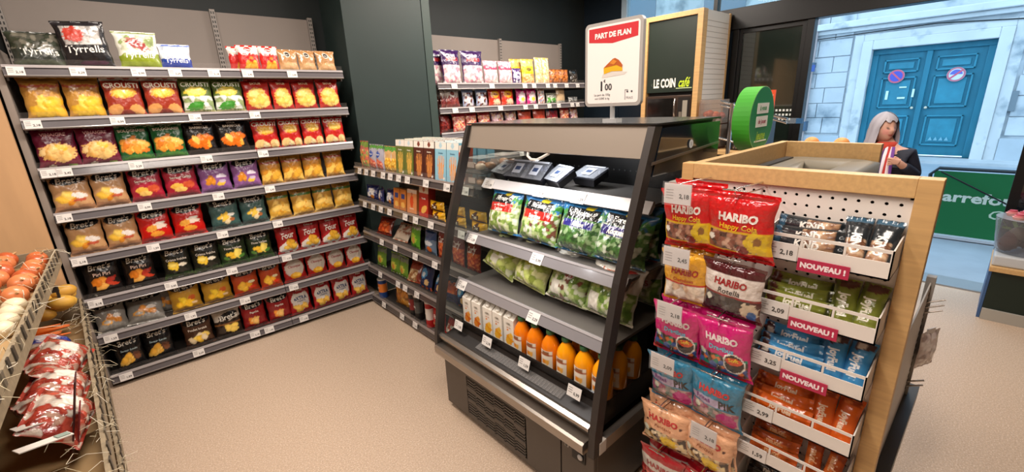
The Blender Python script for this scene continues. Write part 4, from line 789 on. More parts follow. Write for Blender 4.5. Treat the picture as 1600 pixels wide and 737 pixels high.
for lv, row in enumerate((s1, s2, s3)):
    for i, (k, x, w) in enumerate(row):
        y = 3.665+(.09 if (lv == 0 and i == 0) else 0)
        place(k, (x-(.06 if (lv == 0 and i == 0) else 0), y, SZ[lv]-.017), (-.08-.04*RN.random(), 0, (RN.random()-.5)*.15), '%s, %s, %s shelf, far sweets rack' % (K[k]['look'], ORD[i], NTH[lv]), 'sweets bags on the sweets rack', wfix=w, room=(SZ[lv-1]-SZ[lv]-.028) if lv else None)
for i in range(4):
    place('maro', (2.47-.0*i, 3.70+.06*i, SZ[1]-.017), (-.05, 0, .5), 'maroon sweets bag turned sideways, %s in depth, left end of second sweets shelf' % ['first', 'second', 'third', 'fourth'][i], 'sweets bags on the sweets rack', wfix=.16, room=.19)
    place('darkr', (2.42+.035*i, 3.68+.03*i, SZ[2]-.017), (-.05, 0, .3), 'dark red wrapped sweets bag, %s at left end of third sweets shelf' % ORD[i], 'sweets bags on the sweets rack', wfix=.12, room=.20)
place('yelb', (3.46, 3.75, SZ[0]-.017), (0, 0, 0), 'bright yellow topped sweets bag standing behind the small purple one', 'sweets bags on the sweets rack', wfix=.2)
# spare stock on the lower, mostly hidden shelves is left out

# ================================================================== THE OPEN FRIDGE (front faces -X)
FA, FB = .82, 1.83
fridge = thing('open_fridge', 'open fronted chiller with sloping dark sides, salads and juices', 'fridge', (1.45, 1.325, 0))
def fb(name, mb, m, parent=None, bevel=0):
    o = mb.build(name, m, parent or fridge, bevel, world=False)
    o.data.transform(Matrix.Translation((-1.45, -1.325, 0))); return o
# base cabinet, recessed kick space
b = MB(); b.box(1.105, 1.83, FA, FB, .05, .355); b.box(1.15, 1.80, FA+.02, FB-.02, 0, .05)
fb('base_cabinet', b, FRMET, bevel=.004)
b = MB(); b.box(1.085, 1.105, FA, .985, .03, .345)
fb('control_cover', b, FRMET, bevel=.003)
# front cover with the louvre opening left free
gy0, gy1, gz0, gz1 = 1.20, 1.635, .055, .275
b = MB(); b.box(1.085, 1.105, .99, gy0, .03, .345).box(1.085, 1.105, gy1, FB, .03, .345).box(1.085, 1.105, gy0, gy1, gz1, .345).box(1.085, 1.105, gy0, gy1, .03, gz0)
fc = fb('front_cover', b, FRMET)
fb('grille_recess', MB().box(1.100, 1.106, gy0, gy1, gz0, gz1), BLACK, fc)
g = MB(); ncol = 6; cw = (gy1-gy0)/ncol
for c in range(ncol): g.box(1.085, 1.10, gy0+c*cw-.006, gy0+c*cw+.006, gz0, gz1)
g.box(1.085, 1.10, gy1-.004, gy1+.004, gz0, gz1)
for c in range(ncol):
    off = (.0, .02, .035)[c % 3]
    z = gz0
    while z < gz1:
        g.box(1.085, 1.10, gy0+c*cw, gy0+(c+1)*cw, z, z+.0075); z += .0155
    for q in (.33, .66):
        zz = gz0+(gz1-gz0)*q+off*.4-.012; g.box(1.084, 1.10, gy0+c*cw, gy0+(c+1)*cw, zz, zz+.022)
fb('louvre_slats', g, FRMET, fc)
# small control window
cv = MB(); cv.box(1.080, 1.088, .86, .925, .255, .315, '191817'); cv.box(1.078, 1.081, .868, .917, .265, .307, '0c0c0c'); cv.ell((1.075, .88, .283), (.006, .013, .013), 10, 6, 'c8c8c8'); cv.box(1.081, 1.086, .945, .962, .285, .31, 'd8d2ca').box(1.079, 1.083, .948, .959, .288, .307, '3a3a3a')
fb('thermostat_window', cv, PAINT)
# bumper rails
fb('bumper_rail', MB().prism([(1.035, .352), (1.03, .365), (1.03, .395), (1.04, .402), (1.085, .402), (1.085, .352)], FA+.012, FB, 'y'), STEEL)
fb('deck_nose', MB().prism([(1.062, .438), (1.062, .452), (1.078, .46), (1.095, .455), (1.095, .402), (1.085, .402)], FA+.012, FB, 'y'), STEEL)
fb('side_bumper', MB().box(1.09, 1.82, FA-.028, FA, .35, .40), STEEL)
fb('bumper_end', MB().box(1.078, 1.12, FA-.03, FA-.0, .348, .402), mat('pale_bumper_end', 'b0a79e', .4), bevel=.003)
# air deck
b = MB(); b.prism([(1.095, .40), (1.095, .452), (1.15, .47), (1.165, .50), (1.80, .50), (1.80, .40)], FA+.02, FB-.02, 'y')
fb('air_deck', b, mat('deck_charcoal', '2e2b2a', .4, .2))
b = MB()
for i in range(30): b.obox((1.128, 1.03+.018*i, .4665), (.036, .005, .002), (0, -.32, 0))
fb('air_grille', b, mat('deck_grille_grey', '5a5654', .3, .5))
fb('grille_cover', MB().obox((1.128, 1.29, .470), (.044, .56, .002), (0, -.32, 0)), mat('clear_grille_cover', '9a9694', .12, alpha_mix=(.22,)))
# deck lip of smoked plastic with its tags
lip = fb('deck_lip', MB().prism([(1.158, .495), (1.140, .548), (1.145, .55), (1.163, .497)], FA+.02, FB-.02, 'y'), mat('smoked_lip', '3a3634', .1, alpha_mix=(.35, '8c8682')))
def ftag(par, x, y, z, i, sc=1.0, tilt=-.3):
    t = put_tag(par, (x-1.45, y-1.325, z), i, (tilt, 0, -PI/2), sc); return t
for i, (y, z) in enumerate(((1.735, .515), (1.50, .515), (1.24, .512), (.955, .512))): ftag(lip, 1.130, y, z, i, 1.3)
# back, sides and top
bk = MB(); bk.box(1.77, 1.83, FA+.005, FB-.005, .40, 1.46)
bko = fb('back_wall', bk, BLACK)
hl = MB()
for z in (1.02, 1.14, 1.28, 1.36):
    for i in range(30): hl.box(1.768, 1.7705, FA+.05+.031*i, FA+.056+.031*i, z, z+.006)
fb('air_hole', hl, mat('hole_grey', '3a3a3c', .5), bko)['kind'] = 'stuff'
prof = [(1.045, .350), (1.052, .45), (1.082, .63), (1.172, 1.0), (1.296, 1.36), (1.352, 1.512)]
def upr(y0, y1):
    m = MB(); w = .046
    pts = prof+[(p[0]+w, p[1]) for p in prof[::-1]]
    for i in range(len(prof)-1):
        a, b2 = prof[i], prof[i+1]
        m.add([(a[0], y0, a[1]), (a[0]+w, y0, a[1]), (b2[0]+w, y0, b2[1]), (b2[0], y0, b2[1]), (a[0], y1, a[1]), (a[0]+w, y1, a[1]), (b2[0]+w, y1, b2[1]), (b2[0], y1, b2[1])],
              [(0,1,2,3),(4,7,6,5),(0,3,7,4),(1,5,6,2)]+([(0,4,5,1)] if i == 0 else [])+([(3,2,6,7)] if i == len(prof)-2 else []))
    return m
fb('side_upright', upr(FA-.028, FA), DKMET); fb('side_upright', upr(FB, FB+.024), DKMET)
side = [(p[0]+.046, p[1]) for p in prof[1:]]+[(1.83, 1.512), (1.83, .45)]
fb('side_glass', MB().prism(side, FA-.016, FA-.010, 'y'), SMOKE)
fb('side_glass', MB().prism([(x, z) for x, z in side], FB+.008, FB+.014, 'y'), CLEAR)
hs = [(1.40, 1.505), (1.345, 1.345), (1.84, 1.345), (1.84, 1.505)]
fb('side_head_panel', MB().prism(hs, FA-.03, FA-.0165, 'y'), mat('blue_black_gloss', '131a22', .05, coat=1, spec=1), bevel=.002)
fb('side_trim_strip', MB().prism([(1.335, 1.395), (1.84, 1.425), (1.84, 1.417), (1.333, 1.385)], FA-.033, FA-.030, 'y'), STEEL)
bd = MB(); n = 16; bd.add([(1.60, FA-.034, 1.435)]+[(1.60+.016*math.cos(2*PI*k/n), FA-.034, 1.435+.016*math.sin(2*PI*k/n)) for k in range(n)], [(0, 1+k, 1+(k+1) % n) for k in range(n)], 'd4d8dc').text('S', (1.60, FA-.035, 1.435), (1,0,0), (0,0,1), .016, '40464c')
fb('round_badge', bd, PAINT)
fb('canopy', MB().prism([(1.372, 1.515), (1.335, 1.405), (1.355, 1.40), (1.40, 1.45), (1.80, 1.45), (1.83, 1.515)], FA-.005, FB+.002, 'y'), mat('canopy_taupe', '8f8377', .45, .15), bevel=.002)
fb('top_lid', MB().box(1.362, 1.845, FA-.03, FB+.026, 1.5155, 1.5215), mat('dark_lid', '3c3a3a', .22, .6))
fb('canopy_lamp', MB().box(1.40, 1.46, FA+.05, FB-.05, 1.425, 1.445), WHITEP)
fb('night_blind_handle', MB().tube([(1.345, 1.395, 1.405), (1.335, 1.39, 1.385), (1.33, 1.365, 1.372), (1.33, 1.33, 1.372), (1.335, 1.30, 1.385), (1.345, 1.27, 1.402)], .006, 8), mat('white_plastic', 'e2ded8', .4), bevel=0)
# three shelves
FS = [(1.425, 1.235), (1.285, .972), (1.205, .735)]
for i, (x, z) in enumerate(FS):
    sh = fb('shelf', MB().box(x+.012, 1.765, FA+.03, FB-.015, z-.030, z-.018), mat('fridge_shelf', '77736f', .4, .3))
    r = MB(); c1 = 'd2d0d2' if i == 0 else '7c787a'  # top rail paler: daylight reflection put into its colour
    r.prism([(x+.022, z), (x+.010, z+.002), (x-.022, z-.040), (x-.018, z-.044), (x+.0, z-.042), (x+.022, z-.02)], FA+.012, FB-.008, 'y', c1)
    if i: r.prism([(x+.012, z+.0035), (x+.006, z+.004), (x+.002, z-.004), (x+.010, z+.001)], FA+.012, FB-.008, 'y', 'a8a4a6')
    fb('price_rail', r, RAIL, sh)
    for j, y in enumerate([(1.77, 1.40, 1.17), (1.76, 1.29), (1.77, 1.24)][i]):
        t = put_tag(sh, (x-.011-1.45, y-1.325, z-.024), i*2+j, (-.6, 0, -PI/2), 1.35)
GR = 'packs in the open fridge'
def fitem(k, x, y, z, label, tilt=-.25, rz=0, w=None, roll=0, sc=1): return place(k, (x, y, z+.02+abs(roll)*.08), (tilt, roll, -PI/2+rz), label, GR, wfix=w, scale=sc)
S2 = FS[1][1]-.012; S3 = FS[2][1]-.012
for k, y, rz, roll, tilt, look in (('sal1', 1.63, .0, -.03, -.30, 'salad bag with bright blue top and red band, leftmost on the middle fridge shelf'),
                              ('sal2', 1.385, .05, .05, -.28, 'salad bag with red ribbon label, second from left on the middle fridge shelf'),
                              ('sal3', 1.135, .12, .06, -.32, 'green salad bag with violet label, third from left on the middle fridge shelf'),
                              ('sal4', .94, .1, .08, -.32, 'rocket leaf bag with navy blue label, rightmost on the middle fridge shelf')):
    fitem(k, 1.37, y, S2, look, tilt, rz, None, roll)
for k, y, look in (('sal3', 1.50, 'between the red labelled salads'), ('sal4', 1.26, 'behind the violet labelled salad'), ('sal4', 1.02, 'behind the navy labelled salad'), ('sal3', .945, 'at the right end') ):
    fitem(k, 1.56-(.09 if y < 1 else 0), y, S2+.012, 'dark green salad bag in the back row, ' + look, -.12, .1, None, 0)
for k, y, rz, roll, tilt, look in (('sal6', 1.64, .1, .35, -.5, 'slanting pale lettuce heart bag with dark label, leftmost on the lower fridge shelf'),
                              ('sal5', 1.41, .0, .12, -.42, 'pale lettuce heart bag with dark label, second on the lower fridge shelf'),
                              ('sal7', 1.175, .05, .04, -.40, 'white topped salad bag beside the lettuce hearts on the lower fridge shelf'),
                              ('sal8', .955, .05, .06, -.36, 'white topped leafy salad bag at the right end of the lower fridge shelf')):
    fitem(k, 1.33, y, S3+.012, look, tilt, rz, None, roll)
fitem('sal8', 1.56, .96, S3+.012, 'white topped salad bag in the back row behind the right end', -.1, 0)
fitem('sal7', 1.56, 1.25, S3+.012, 'white topped salad bag in the back row behind the middle', -.1, 0)
# black trays with clear film on the top shelf
def tray():
    t = thing('meal_tray', 'small black food tray', 'food tray')
    MB().prism([(-.06, 0), (.06, 0), (.07, .035), (-.07, .035)], -.05, .05, 'y').build('tray_base', mat('tray_black', '17171c', .3), t)
    m = MB(); rr = random.Random(2)
    for i in range(14): m.ell((rr.uniform(-.05, .05), rr.uniform(-.038, .038), .034), (.012, .012, .009), 6, 4, rr.choice(['1c1c2c', '26283c', '32364e', '14141e']))
    m.build('food', mat('dark_berries', vcol=True, rough=.25), t)['kind'] = 'stuff'
    MB().obox((0, 0, .046), (.146, .106, .002)).build('film_lid', mat('tray_film', 'dfe4ee', .08, alpha_mix=(.07,)), t)
    MB().obox((0, -.0, .049), (.055, .06, .001), col='c8ccd6').obox((0, 0, .0500), (.034, .022, .0008), col='3a4a6c').obox((0, .047, .049), (.12, .010, .001), col='c8ccd6').build('label', CARD, t)
    return t
t0 = tray()
spots = [(1.52, 1.735, -.5, -.25), (1.515, 1.615, -.75, .05), (1.51, 1.485, -.75, -.05), (1.51, 1.345, -.55, -.35), (1.63, 1.27, -.35, -.1)]
for i, (x, y, tl, rz) in enumerate(spots):
    o = t0 if i == 0 else dup(t0)
    o.location = (x, y, FS[0][1]-.006+.05*math.sin(-tl)); o.rotation_euler = (-tl, 0, -PI/2+rz)
    tag(o, 'black tray under clear film, %s on the top fridge shelf' % ORD[i], 'food tray', 'film covered trays')
# cartons of juice
def juice_carton(kind_):
    t = thing('juice_carton', '', 'drink')
    h = .145; w = .07
    fc_ = {'a': ['d96a1c', 'e88a2c', 'f2b45a', 'f4efe4'], 'b': ['f2a01c', 'f6b632', 'f8ca5a', 'f4efe4']}[kind_]
    ops = [('F', 'ece6dc'), ('D', .06, .28, .34, .17, fc_[0], .2, .4), ('D', -.12, .18, .22, .12, fc_[1], 0, .2), ('D', .2, .42, .2, .10, fc_[2], 0, .2), ('D', .2, .42, .12, .06, fc_[1], 0, .2), ('D', -.1, .6, .1, .03, 'e8821c'), ('D', 0, .8, .28, .07, 'd8d2c6')]
    m = carton(w, h, w, ops, [('100%', -.02, .82, .012, '6a5a4a', .02), ('pur jus', 0, .70, .010, 'c2641c', .02)], 'e4ded4', 'e4ded4', .004)
    m.build('carton_body', CARD, t)
    g = MB(); g.prism([(-w/2, h), (w/2, h), (.004, h+.028), (-.004, h+.028)], -w/2, w/2, 'x', 'e9e4da') if False else None
    g.add([(-w/2,-w/2,h),(w/2,-w/2,h),(w/2,w/2,h),(-w/2,w/2,h),(-w/2,0,h+.026),(w/2,0,h+.026)], [(0,1,5,4),(2,3,4,5),(0,4,3),(1,2,5)], 'e9e4da')
    g.box(-w/2, w/2, -.003, .003, h+.024, h+.04, 'efebe3'); g.build('gable_top', CARD, t)
    c = MB(); c.lathe([(.011, 0), (.012, .002), (.012, .012), (.010, .014)], 12, (0, 0, 0), 'e8e4dc'); o = c.build('screw_cap', PAINT, t); o.location = (0, -.020, h+.008); o.rotation_euler = (.62, 0, 0)
    return t
ca, cb2 = juice_carton('a'), juice_carton('b'); used = set()
for i, (kd, y) in enumerate((('a', 1.735), ('a', 1.655), ('b', 1.565), ('b', 1.488), ('b', 1.405))):
    p = ca if kd == 'a' else cb2; o = p if kd not in used else dup(p); used.add(kd)
    o.location = (1.225, y, .501); o.rotation_euler = (0, 0, -PI/2+.02*(i % 3-1))
    tag(o, 'white juice carton with %s picture, %s on the fridge floor' % (('deep orange', 'yellow orange')[kd == 'b'], ORD[i]), 'drink', 'juice cartons in the fridge')
# bottles of orange juice
JUICE = [mat('orange_juice', 'f29c0a', .12, coat=.5, spec=.6), mat('deep_orange_juice', 'e67a0a', .12, coat=.5, spec=.6)]
def bottle(jm):
    t = thing('juice_bottle', '', 'drink')
    r = .036
    MB().lathe([(r*.9, 0), (r, .006), (r, .105), (r*.98, .12), (r*.85, .138), (r*.55, .160), (r*.38, .170), (r*.36, .178)], 20).build('bottle_body', jm, t)
    MB().lathe([(.016, .176), (.017, .178), (.017, .193), (.015, .196)], 14, (0, 0, 0), '2c5a34').build('bottle_cap', PAINT, t)
    m = MB(); nn = 11; R_ = r+.0006; a0, a1 = -PI/2-.78, -PI/2+.78
    A = np.linspace(a0, a1, nn+1); Z = np.linspace(.016, .108, 14)
    P = [(R_*math.cos(a), R_*math.sin(a), z) for z in Z for a in A]
    Cc = paint([('F', 'e8dfcf'), ('D', 0, .88, .3, .08, '8a5a3a'), ('B', .72, .78, 'b05a2c'), ('D', -.12, .40, .17, .13, 'e88a1c'), ('D', .14, .36, .18, .13, 'f2b04a'), ('B', 0, .05, 'c98a3a')], np.tile(np.linspace(-.5, .5, nn+1), 14), np.repeat(np.linspace(0, 1, 14), nn+1), .045, .08, 3)
    m.add(P, [(j*(nn+1)+i, j*(nn+1)+i+1, (j+1)*(nn+1)+i+1, (j+1)*(nn+1)+i) for j in range(13) for i in range(nn)], Cc, True)
    v, f = text2d('ORANGE', .02); sz = .0085
    m.add([((R_+.0006)*math.cos(-PI/2+x*sz/R_), (R_+.0006)*math.sin(-PI/2+x*sz/R_), .088+sz*y) for x, y in v], f, '9a4a24')
    m.build('bottle_label', CARD, t)
    return t
bo = [bottle(JUICE[0]), bottle(JUICE[1])]; used = set()
for i, (y, kd, x) in enumerate(((1.325, 1, 1.205), (1.240, 1, 1.205), (1.148, 1, 1.205), (1.060, 0, 1.205), (.965, 0, 1.205), (.875, 0, 1.205), (.875, 0, 1.30), (.965, 0, 1.30), (1.060, 0, 1.30), (.875, 0, 1.40))):
    o = bo[kd] if kd not in used else dup(bo[kd]); used.add(kd)
    o.location = (x, y, .501); o.rotation_euler = (0, 0, -PI/2+.06*((i*7) % 5-2)); o.scale = (1.14, 1.14, .93)
    if i < 6: lb = '%s orange juice bottle with cream label, %s in the front row' % (('bright', 'deep')[kd], ORD[i])
    else: lb = 'orange juice bottle %s' % ['second in depth, right end of the fridge floor', 'second in depth behind the fifth front bottle', 'second in depth behind the fourth front bottle', 'third in depth at the right end of the fridge floor'][i-6]
    tag(o, lb, 'drink', 'juice bottles in the fridge')
# small packs at the left of the lower shelves
place('beigeb', (1.36, 1.79, S2+.004), (-.1, 0, -PI/2), 'mixed salad pack squeezed at the left end of the middle fridge shelf', GR, wfix=.06) if False else None
place('redlow', (1.33, 1.775, .503), (-.2, 0, -PI/2), 'red pack at the left end of the fridge floor', GR, wfix=.07) if False else None

# sign on the fridge
sg = thing('price_sign', 'white framed PART DE FLAN price sign standing on the fridge', 'sign', (1.42, 1.013, 1.5220), -PI/2)
MB().box(-.03, .03, -.02, .02, 0, .014).build('sign_base', mat('clear_acrylic', 'dcdcdc', .1, alpha_mix=(.35,)), sg)
MB().tube([(0, 0, .012), (0, 0, .075)], .009, 10).build('sign_stem', mat('clear_acrylic', 'dcdcdc', .1, alpha_mix=(.35,)), sg)
def rrect(w, h, r, cz, n=6):
    pts = []
    for cx, cy, a0 in ((w/2-r, h/2-r, 0), (-w/2+r, h/2-r, 90), (-w/2+r, -h/2+r, 180), (w/2-r, -h/2+r, 270)):
        pts += [(cx+r*math.cos(math.radians(a0+90*i/n)), cz+cy+r*math.sin(math.radians(a0+90*i/n))) for i in range(n+1)]
    return pts
sw_, sh_, sc_ = .247, .292, .205
MB().prism(rrect(sw_, sh_, .018, sc_), -.008, .008, 'y', 'c8c4c0').build('sign_frame', mat('silver_white_frame', 'bdb9b6', .35, .3), sg, bevel=.003)
c = MB(); yb = -.0088; c.add([(x, yb, z) for x, z in rrect(sw_-.022, sh_-.022, .012, sc_)], [tuple(range(28))[::-1]], 'f0ebe8')
zt = sc_+sh_/2-.018; c.add([(-.105, yb-.0006, zt), (.105, yb-.0006, zt), (.105, yb-.0006, zt-.045), (0, yb-.0006, zt-.057), (-.105, yb-.0006, zt-.045)], [(0, 4, 3, 2, 1)], 'cc2a33')
c.text('PART DE FLAN', (0, yb-.0012, zt-.027), (1,0,0), (0,0,1), .024, 'f6ecea', .05, .98)
# the slice of flan, printed
def poly(pts, col, o_): c.add([(x, yb-.0006*o_, z) for x, z in pts], [tuple(range(len(pts)))[::-1]], col)
zc = sc_-.01
poly([(-.045, zc-.035), (.055, zc-.028), (.065, zc-.02), (.0, zc-.012), (-.04, zc-.022)][::-1], 'd9d2cc', 1)
poly([(-.035, zc-.022), (-.036, zc+.0), (.012, zc+.022), (.045, zc-.002), (.046, zc-.016), (.0, zc-.014)][::-1], 'e8b01c', 2)
poly([(-.036, zc+.0), (.004, zc+.028), (.014, zc+.03), (.03, zc+.022), (.046, zc+.004), (.044, zc-.004), (.02, zc+.006)][::-1], 'b85a20', 3)
poly([(-.010, zc+.014), (.006, zc+.026), (.022, zc+.018), (.01, zc+.008)][::-1], 'd8862c', 4)
c.text('1', (-.045, yb-.001, sc_-.073), (1,0,0), (0,0,1), .046, '2c2c30', .03); c.text('€', (-.031, yb-.001, sc_-.056), (1,0,0), (0,0,1), .013, '2c2c30', .02); c.text('00', (-.014, yb-.001, sc_-.077), (1,0,0), (0,0,1), .032, '2c2c30', .02)
c.text('La part de 100g', (-.042, yb-.001, sc_-.104), (1,0,0), (0,0,1), .0115, '55555a', .005); c.text('soit 0,00€ le kg', (-.042, yb-.001, sc_-.117), (1,0,0), (0,0,1), .0105, '55555a', .005)
c.box(.058, .060, yb-.001, yb-.0005, sc_-.125, sc_-.09, '8a8a90').box(.058, .072, yb-.001, yb-.0005, sc_-.092, sc_-.09, '8a8a90')
c.text('. .', (.078, yb-.001, sc_-.088), (1,0,0), (0,0,1), .03, '4a4a52', .05, 1.2); c.text('FRAIS', (.078, yb-.001, sc_-.118), (1,0,0), (0,0,1), .012, '8a8a90', .0)
c.build('sign_print', CARD, sg)

# ================================================================== THE IMPULSE DISPLAY AND ITS COUNTER
DX0 = 1.36
unit = thing('impulse_display', 'oak framed perforated display end with white bins and hooks', 'shelving', (DX0, .38, 0))
def ub(name, mb, m, parent=None, bevel=0):
    o = mb.build(name, m, parent or unit, bevel); o.data.transform(Matrix.Translation((-DX0, -.38, 0))); return o
ub('frame_stile', MB().box(1.355, 1.40, .652, .69, 0, 1.3995), WOOD, bevel=.0015)
ub('frame_stile', MB().box(1.355, 1.40, .076, .1195, 0, 1.3995), WOOD, bevel=.0015)
ub('frame_rail', MB().box(1.3555, 1.40, .1195, .652, 1.353, 1.3995), WOODH, bevel=.0015)
ub('frame_rail', MB().box(1.3555, 1.40, .1195, .652, 0, .08), WOODH, bevel=.0015)
# perforated panel: each cell of the sheet carries a real hole
pm = MB(); pitch = .0275; ny, nz = 19, 30; yy0, zz1 = .1245, 1.3485
def holecell(cy, cz, p, r):
    n = 8; vs = []; fs = []
    sq = [(p/2*a, p/2*b) for a, b in ((1,0),(1,1),(0,1),(-1,1),(-1,0),(-1,-1),(0,-1),(1,-1))]
    for k in range(n): vs.append((1.366, cy+sq[k][0], cz+sq[k][1]))
    for k in range(n): vs.append((1.366, cy+r*math.cos(2*PI*k/n), cz+r*math.sin(2*PI*k/n)))
    for k in range(n): vs.append((1.370, cy+r*math.cos(2*PI*k/n), cz+r*math.sin(2*PI*k/n)))
    for k in range(n):
        j = (k+1) % n; fs += [(k, n+k, n+j, j), (n+k, 2*n+k, 2*n+j, n+j)]
    pm.add(vs, fs)
for i in range(ny):
    for j in range(nz): holecell(.1408+pitch*i, 1.3325-pitch*j, pitch, .0042)
pm.box(1.366, 1.370, .1195, .1408-pitch/2, .52, 1.353).box(1.366, 1.370, .1408+pitch*(ny-.5), .652, .52, 1.353).box(1.366, 1.370, .1195, .652, 1.3325+pitch/2, 1.353).box(1.366, 1.370, .1195, .652, .08, 1.3325-pitch*(nz-.5))
ub('perforated_panel', pm, WHITEP)
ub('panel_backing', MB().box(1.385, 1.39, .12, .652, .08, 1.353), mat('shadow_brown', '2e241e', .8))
# white bins with a slotted front, each with its price label and some with a red flag
BZ = [1.250, 1.083, .922, .748, .600, .440]
bins = []
BY0, BY1, BXF = .122, .393, 1.250
for i, z in enumerate(BZ):
    m = MB(); H_ = .072; zb = z-H_
    m.box(BXF, 1.364, BY0, BY1, zb, zb+.004)
    m.box(BXF, BXF+.003, BY0, BY1, zb, z-.030).box(BXF, BXF+.003, BY0, BY1, z-.008, z)
    for y in (BY0, BY0+.088, BY0+.178, BY1-.004): m.box(BXF, BXF+.003, y, y+.005, z-.030, z-.008)
    for y in (BY0, BY1-.003): m.prism([(BXF, zb), (1.364, zb), (1.364, z+.012), (BXF, z)], y, y+.003, 'y')
    bo_ = ub('bin', m, WHITEP); bins.append(bo_)
    pl = MB(); pl.box(BXF-.004, BXF-.001, BY1-.085, BY1-.002, zb+.004, zb+.048, 'd9d3cf')
    pl.text(['2,18', '2,09', '3,25', '2,99', '1,59', '1,59'][i], (BXF-.0045, BY1-.060, zb+.024), (0,-1,0), (0,0,1), .018, '4a4644', .03)
    for q in range(4): pl.box(BXF-.0045, BXF-.004, BY1-.030-.006*(q % 2), BY1-.008, zb+.040-.007*q, zb+.042-.007*q, 'a29c98')
    ub('price_label', pl, CARD, bo_)
    if i < 3:
        fl_ = MB(); fl_.box(BXF-.006, BXF-.003, .195, .305, zb-.017, zb+.016, 'b0284a').text('NOUVEAU !', (BXF-.0066, .25, zb), (0,-1,0), (0,0,1), .0185, 'f0dce0', .06, .98)
        ub('red_flag', fl_, CARD, bo_)
BG = 'snack bars in the white bins'
names_b = ['top', 'second', 'third', 'fourth', 'fifth', 'lowest']
for i, k in enumerate(('kind', 'joyg', 'joyb', 'joyo', 'nakd', 'dkbar')):
    zb = BZ[i]-.072+.006; h = K[k]['h']
    # left pile lies across the bin
    for j, (dx, dz, ry) in enumerate(((.018, .016, .03), (.045, .032, -.05), (.078, .050, .04), (.018, -.0, 0))):
        if j == 3: continue
        place(k, (BXF+dx+.008, .302+.004*j, zb+dz-.004), (-.35, ry, -PI/2+.05*(j-1)), '%s lying %s of the left pile, %s white bin' % (K[k]['look'], ['in front', 'in the middle', 'at the back'][j], names_b[i]), BG)
    # right pile stands on end
    for j, (y, dx) in enumerate(((.205, .025), (.155, .03))):
        o = place(k, (BXF+dx+.018, y-.004, zb+.052), (0, 0, 0), '%s standing on end, %s of the right pair, %s white bin' % (K[k]['look'], ['left', 'right'][j], names_b[i]), BG, scale=.86)
        o.matrix_world = Matrix.Translation((BXF+dx+.040, y+.004, zb+.052)) @ Matrix.Rotation(-PI/2-.12*(j*2-1), 4, 'Z') @ Matrix.Rotation(-.62, 4, 'X') @ Matrix.Rotation(PI/2, 4, 'Y') @ Matrix.Translation((0, 0, -h/2)) @ Matrix.Diagonal((.90, 1, 1.15, 1))
# hooks with hanging gummy bags
RZ = [1.352, 1.165, .985, .800, .610, .425]
HG = 'gummy bags on the display hooks'
kinds_l = [('cola', 'cola'), ('cramb', 'rotella'), ('drag', 'drag'), ('pik', 'pik'), ('fant', 'fant'), ('redg', 'redg')]
rown = ['top', 'second', 'third', 'fourth', 'fifth', 'lowest']
for r, z in enumerate(RZ):
    for c in (0, 1):
        y = ((.594, .585, .607, .607, .607, .607)[r], (.446, .442, .456, .458, .462, .462)[r])[c]+(-.012*(r in (2,)))*(c == 0); xe = (1.155, 1.165)[c]
        hk_ = MB().tube([(1.364, y, z-.012), (xe+.01, y, z-.004), (xe, y, z+.008)], .0022, 6).tube([(1.364, y, z+.008), (xe+.02, y, z+.016), (xe-.002, y, z+.014)], .0022, 6).tube([(xe-.002, y-.030, z+.014), (xe-.002, y+.030, z+.014)], .0022, 6)
        h_ = ub('hook', hk_, CHROME)
        k = kinds_l[r][c]
        if c == 0 and r < 4 or (c == 1 and r in (4,)):
            tk = MB(); tk.box(xe-.006, xe-.0045, y-.040, y+.040, z-.040, z+.018, 'cfc9c8').text(['2,18', '2,45', '2,18', '2,09', '2,18'][r], (xe-.0066, y-.020, z-.016), (0,-1,0), (0,0,1), .017, '4a4644', .03)
            for q in range(4): tk.box(xe-.0066, xe-.006, y+.012, y+.034, z-.001-.008*q, z+.001-.008*q, 'a09a98')
            ub('ticket_holder', tk, CARD, h_)
            ub('ticket_cover', MB().box(xe-.009, xe-.008, y-.044, y+.044, z-.044, z+.022), mat('clear_ticket_cover', 'ffffff', .08, alpha_mix=(.05,)), h_)
        nb = (3 if r != 1 else 2)-c
        for j in range(nb):
            hh = K[k]['h']
            tl = [.10, .04, 0][j]
            x = xe+.028+(.052, .036)[c]*j
            if c == 0 and r in (0, 1, 2, 3): x += .012
            rz = [.0, -.05, .06][j]+(.06 if c == 0 else -.03)
            M = Matrix.Translation((x, y+(.004*j-.004), z-.004+.004*j)) @ Matrix.Rotation(-PI/2+rz, 4, 'Z') @ Matrix.Rotation(tl+.06, 4, 'X') @ Matrix.Rotation(.04*((r+c+j) % 3-1), 4, 'Y') @ Matrix.Translation((0, 0, -hh))
            o = place(k, (0, 0, 0), (0, 0, 0), '%s, %s on the %s hook of the %s row' % (K[k]['look'], ['frontmost', 'second', 'third'][j], ['left', 'right'][c], rown[r]), HG)
            sc = (1.08, 1.0, 1.0, 1.0, 1.0, 1.0)[r] if c == 1 else (.90, .92, .97, .97, 1.08, 1)[r]
            o.matrix_world = M @ Matrix.Diagonal((sc, 1, 1.0, 1))
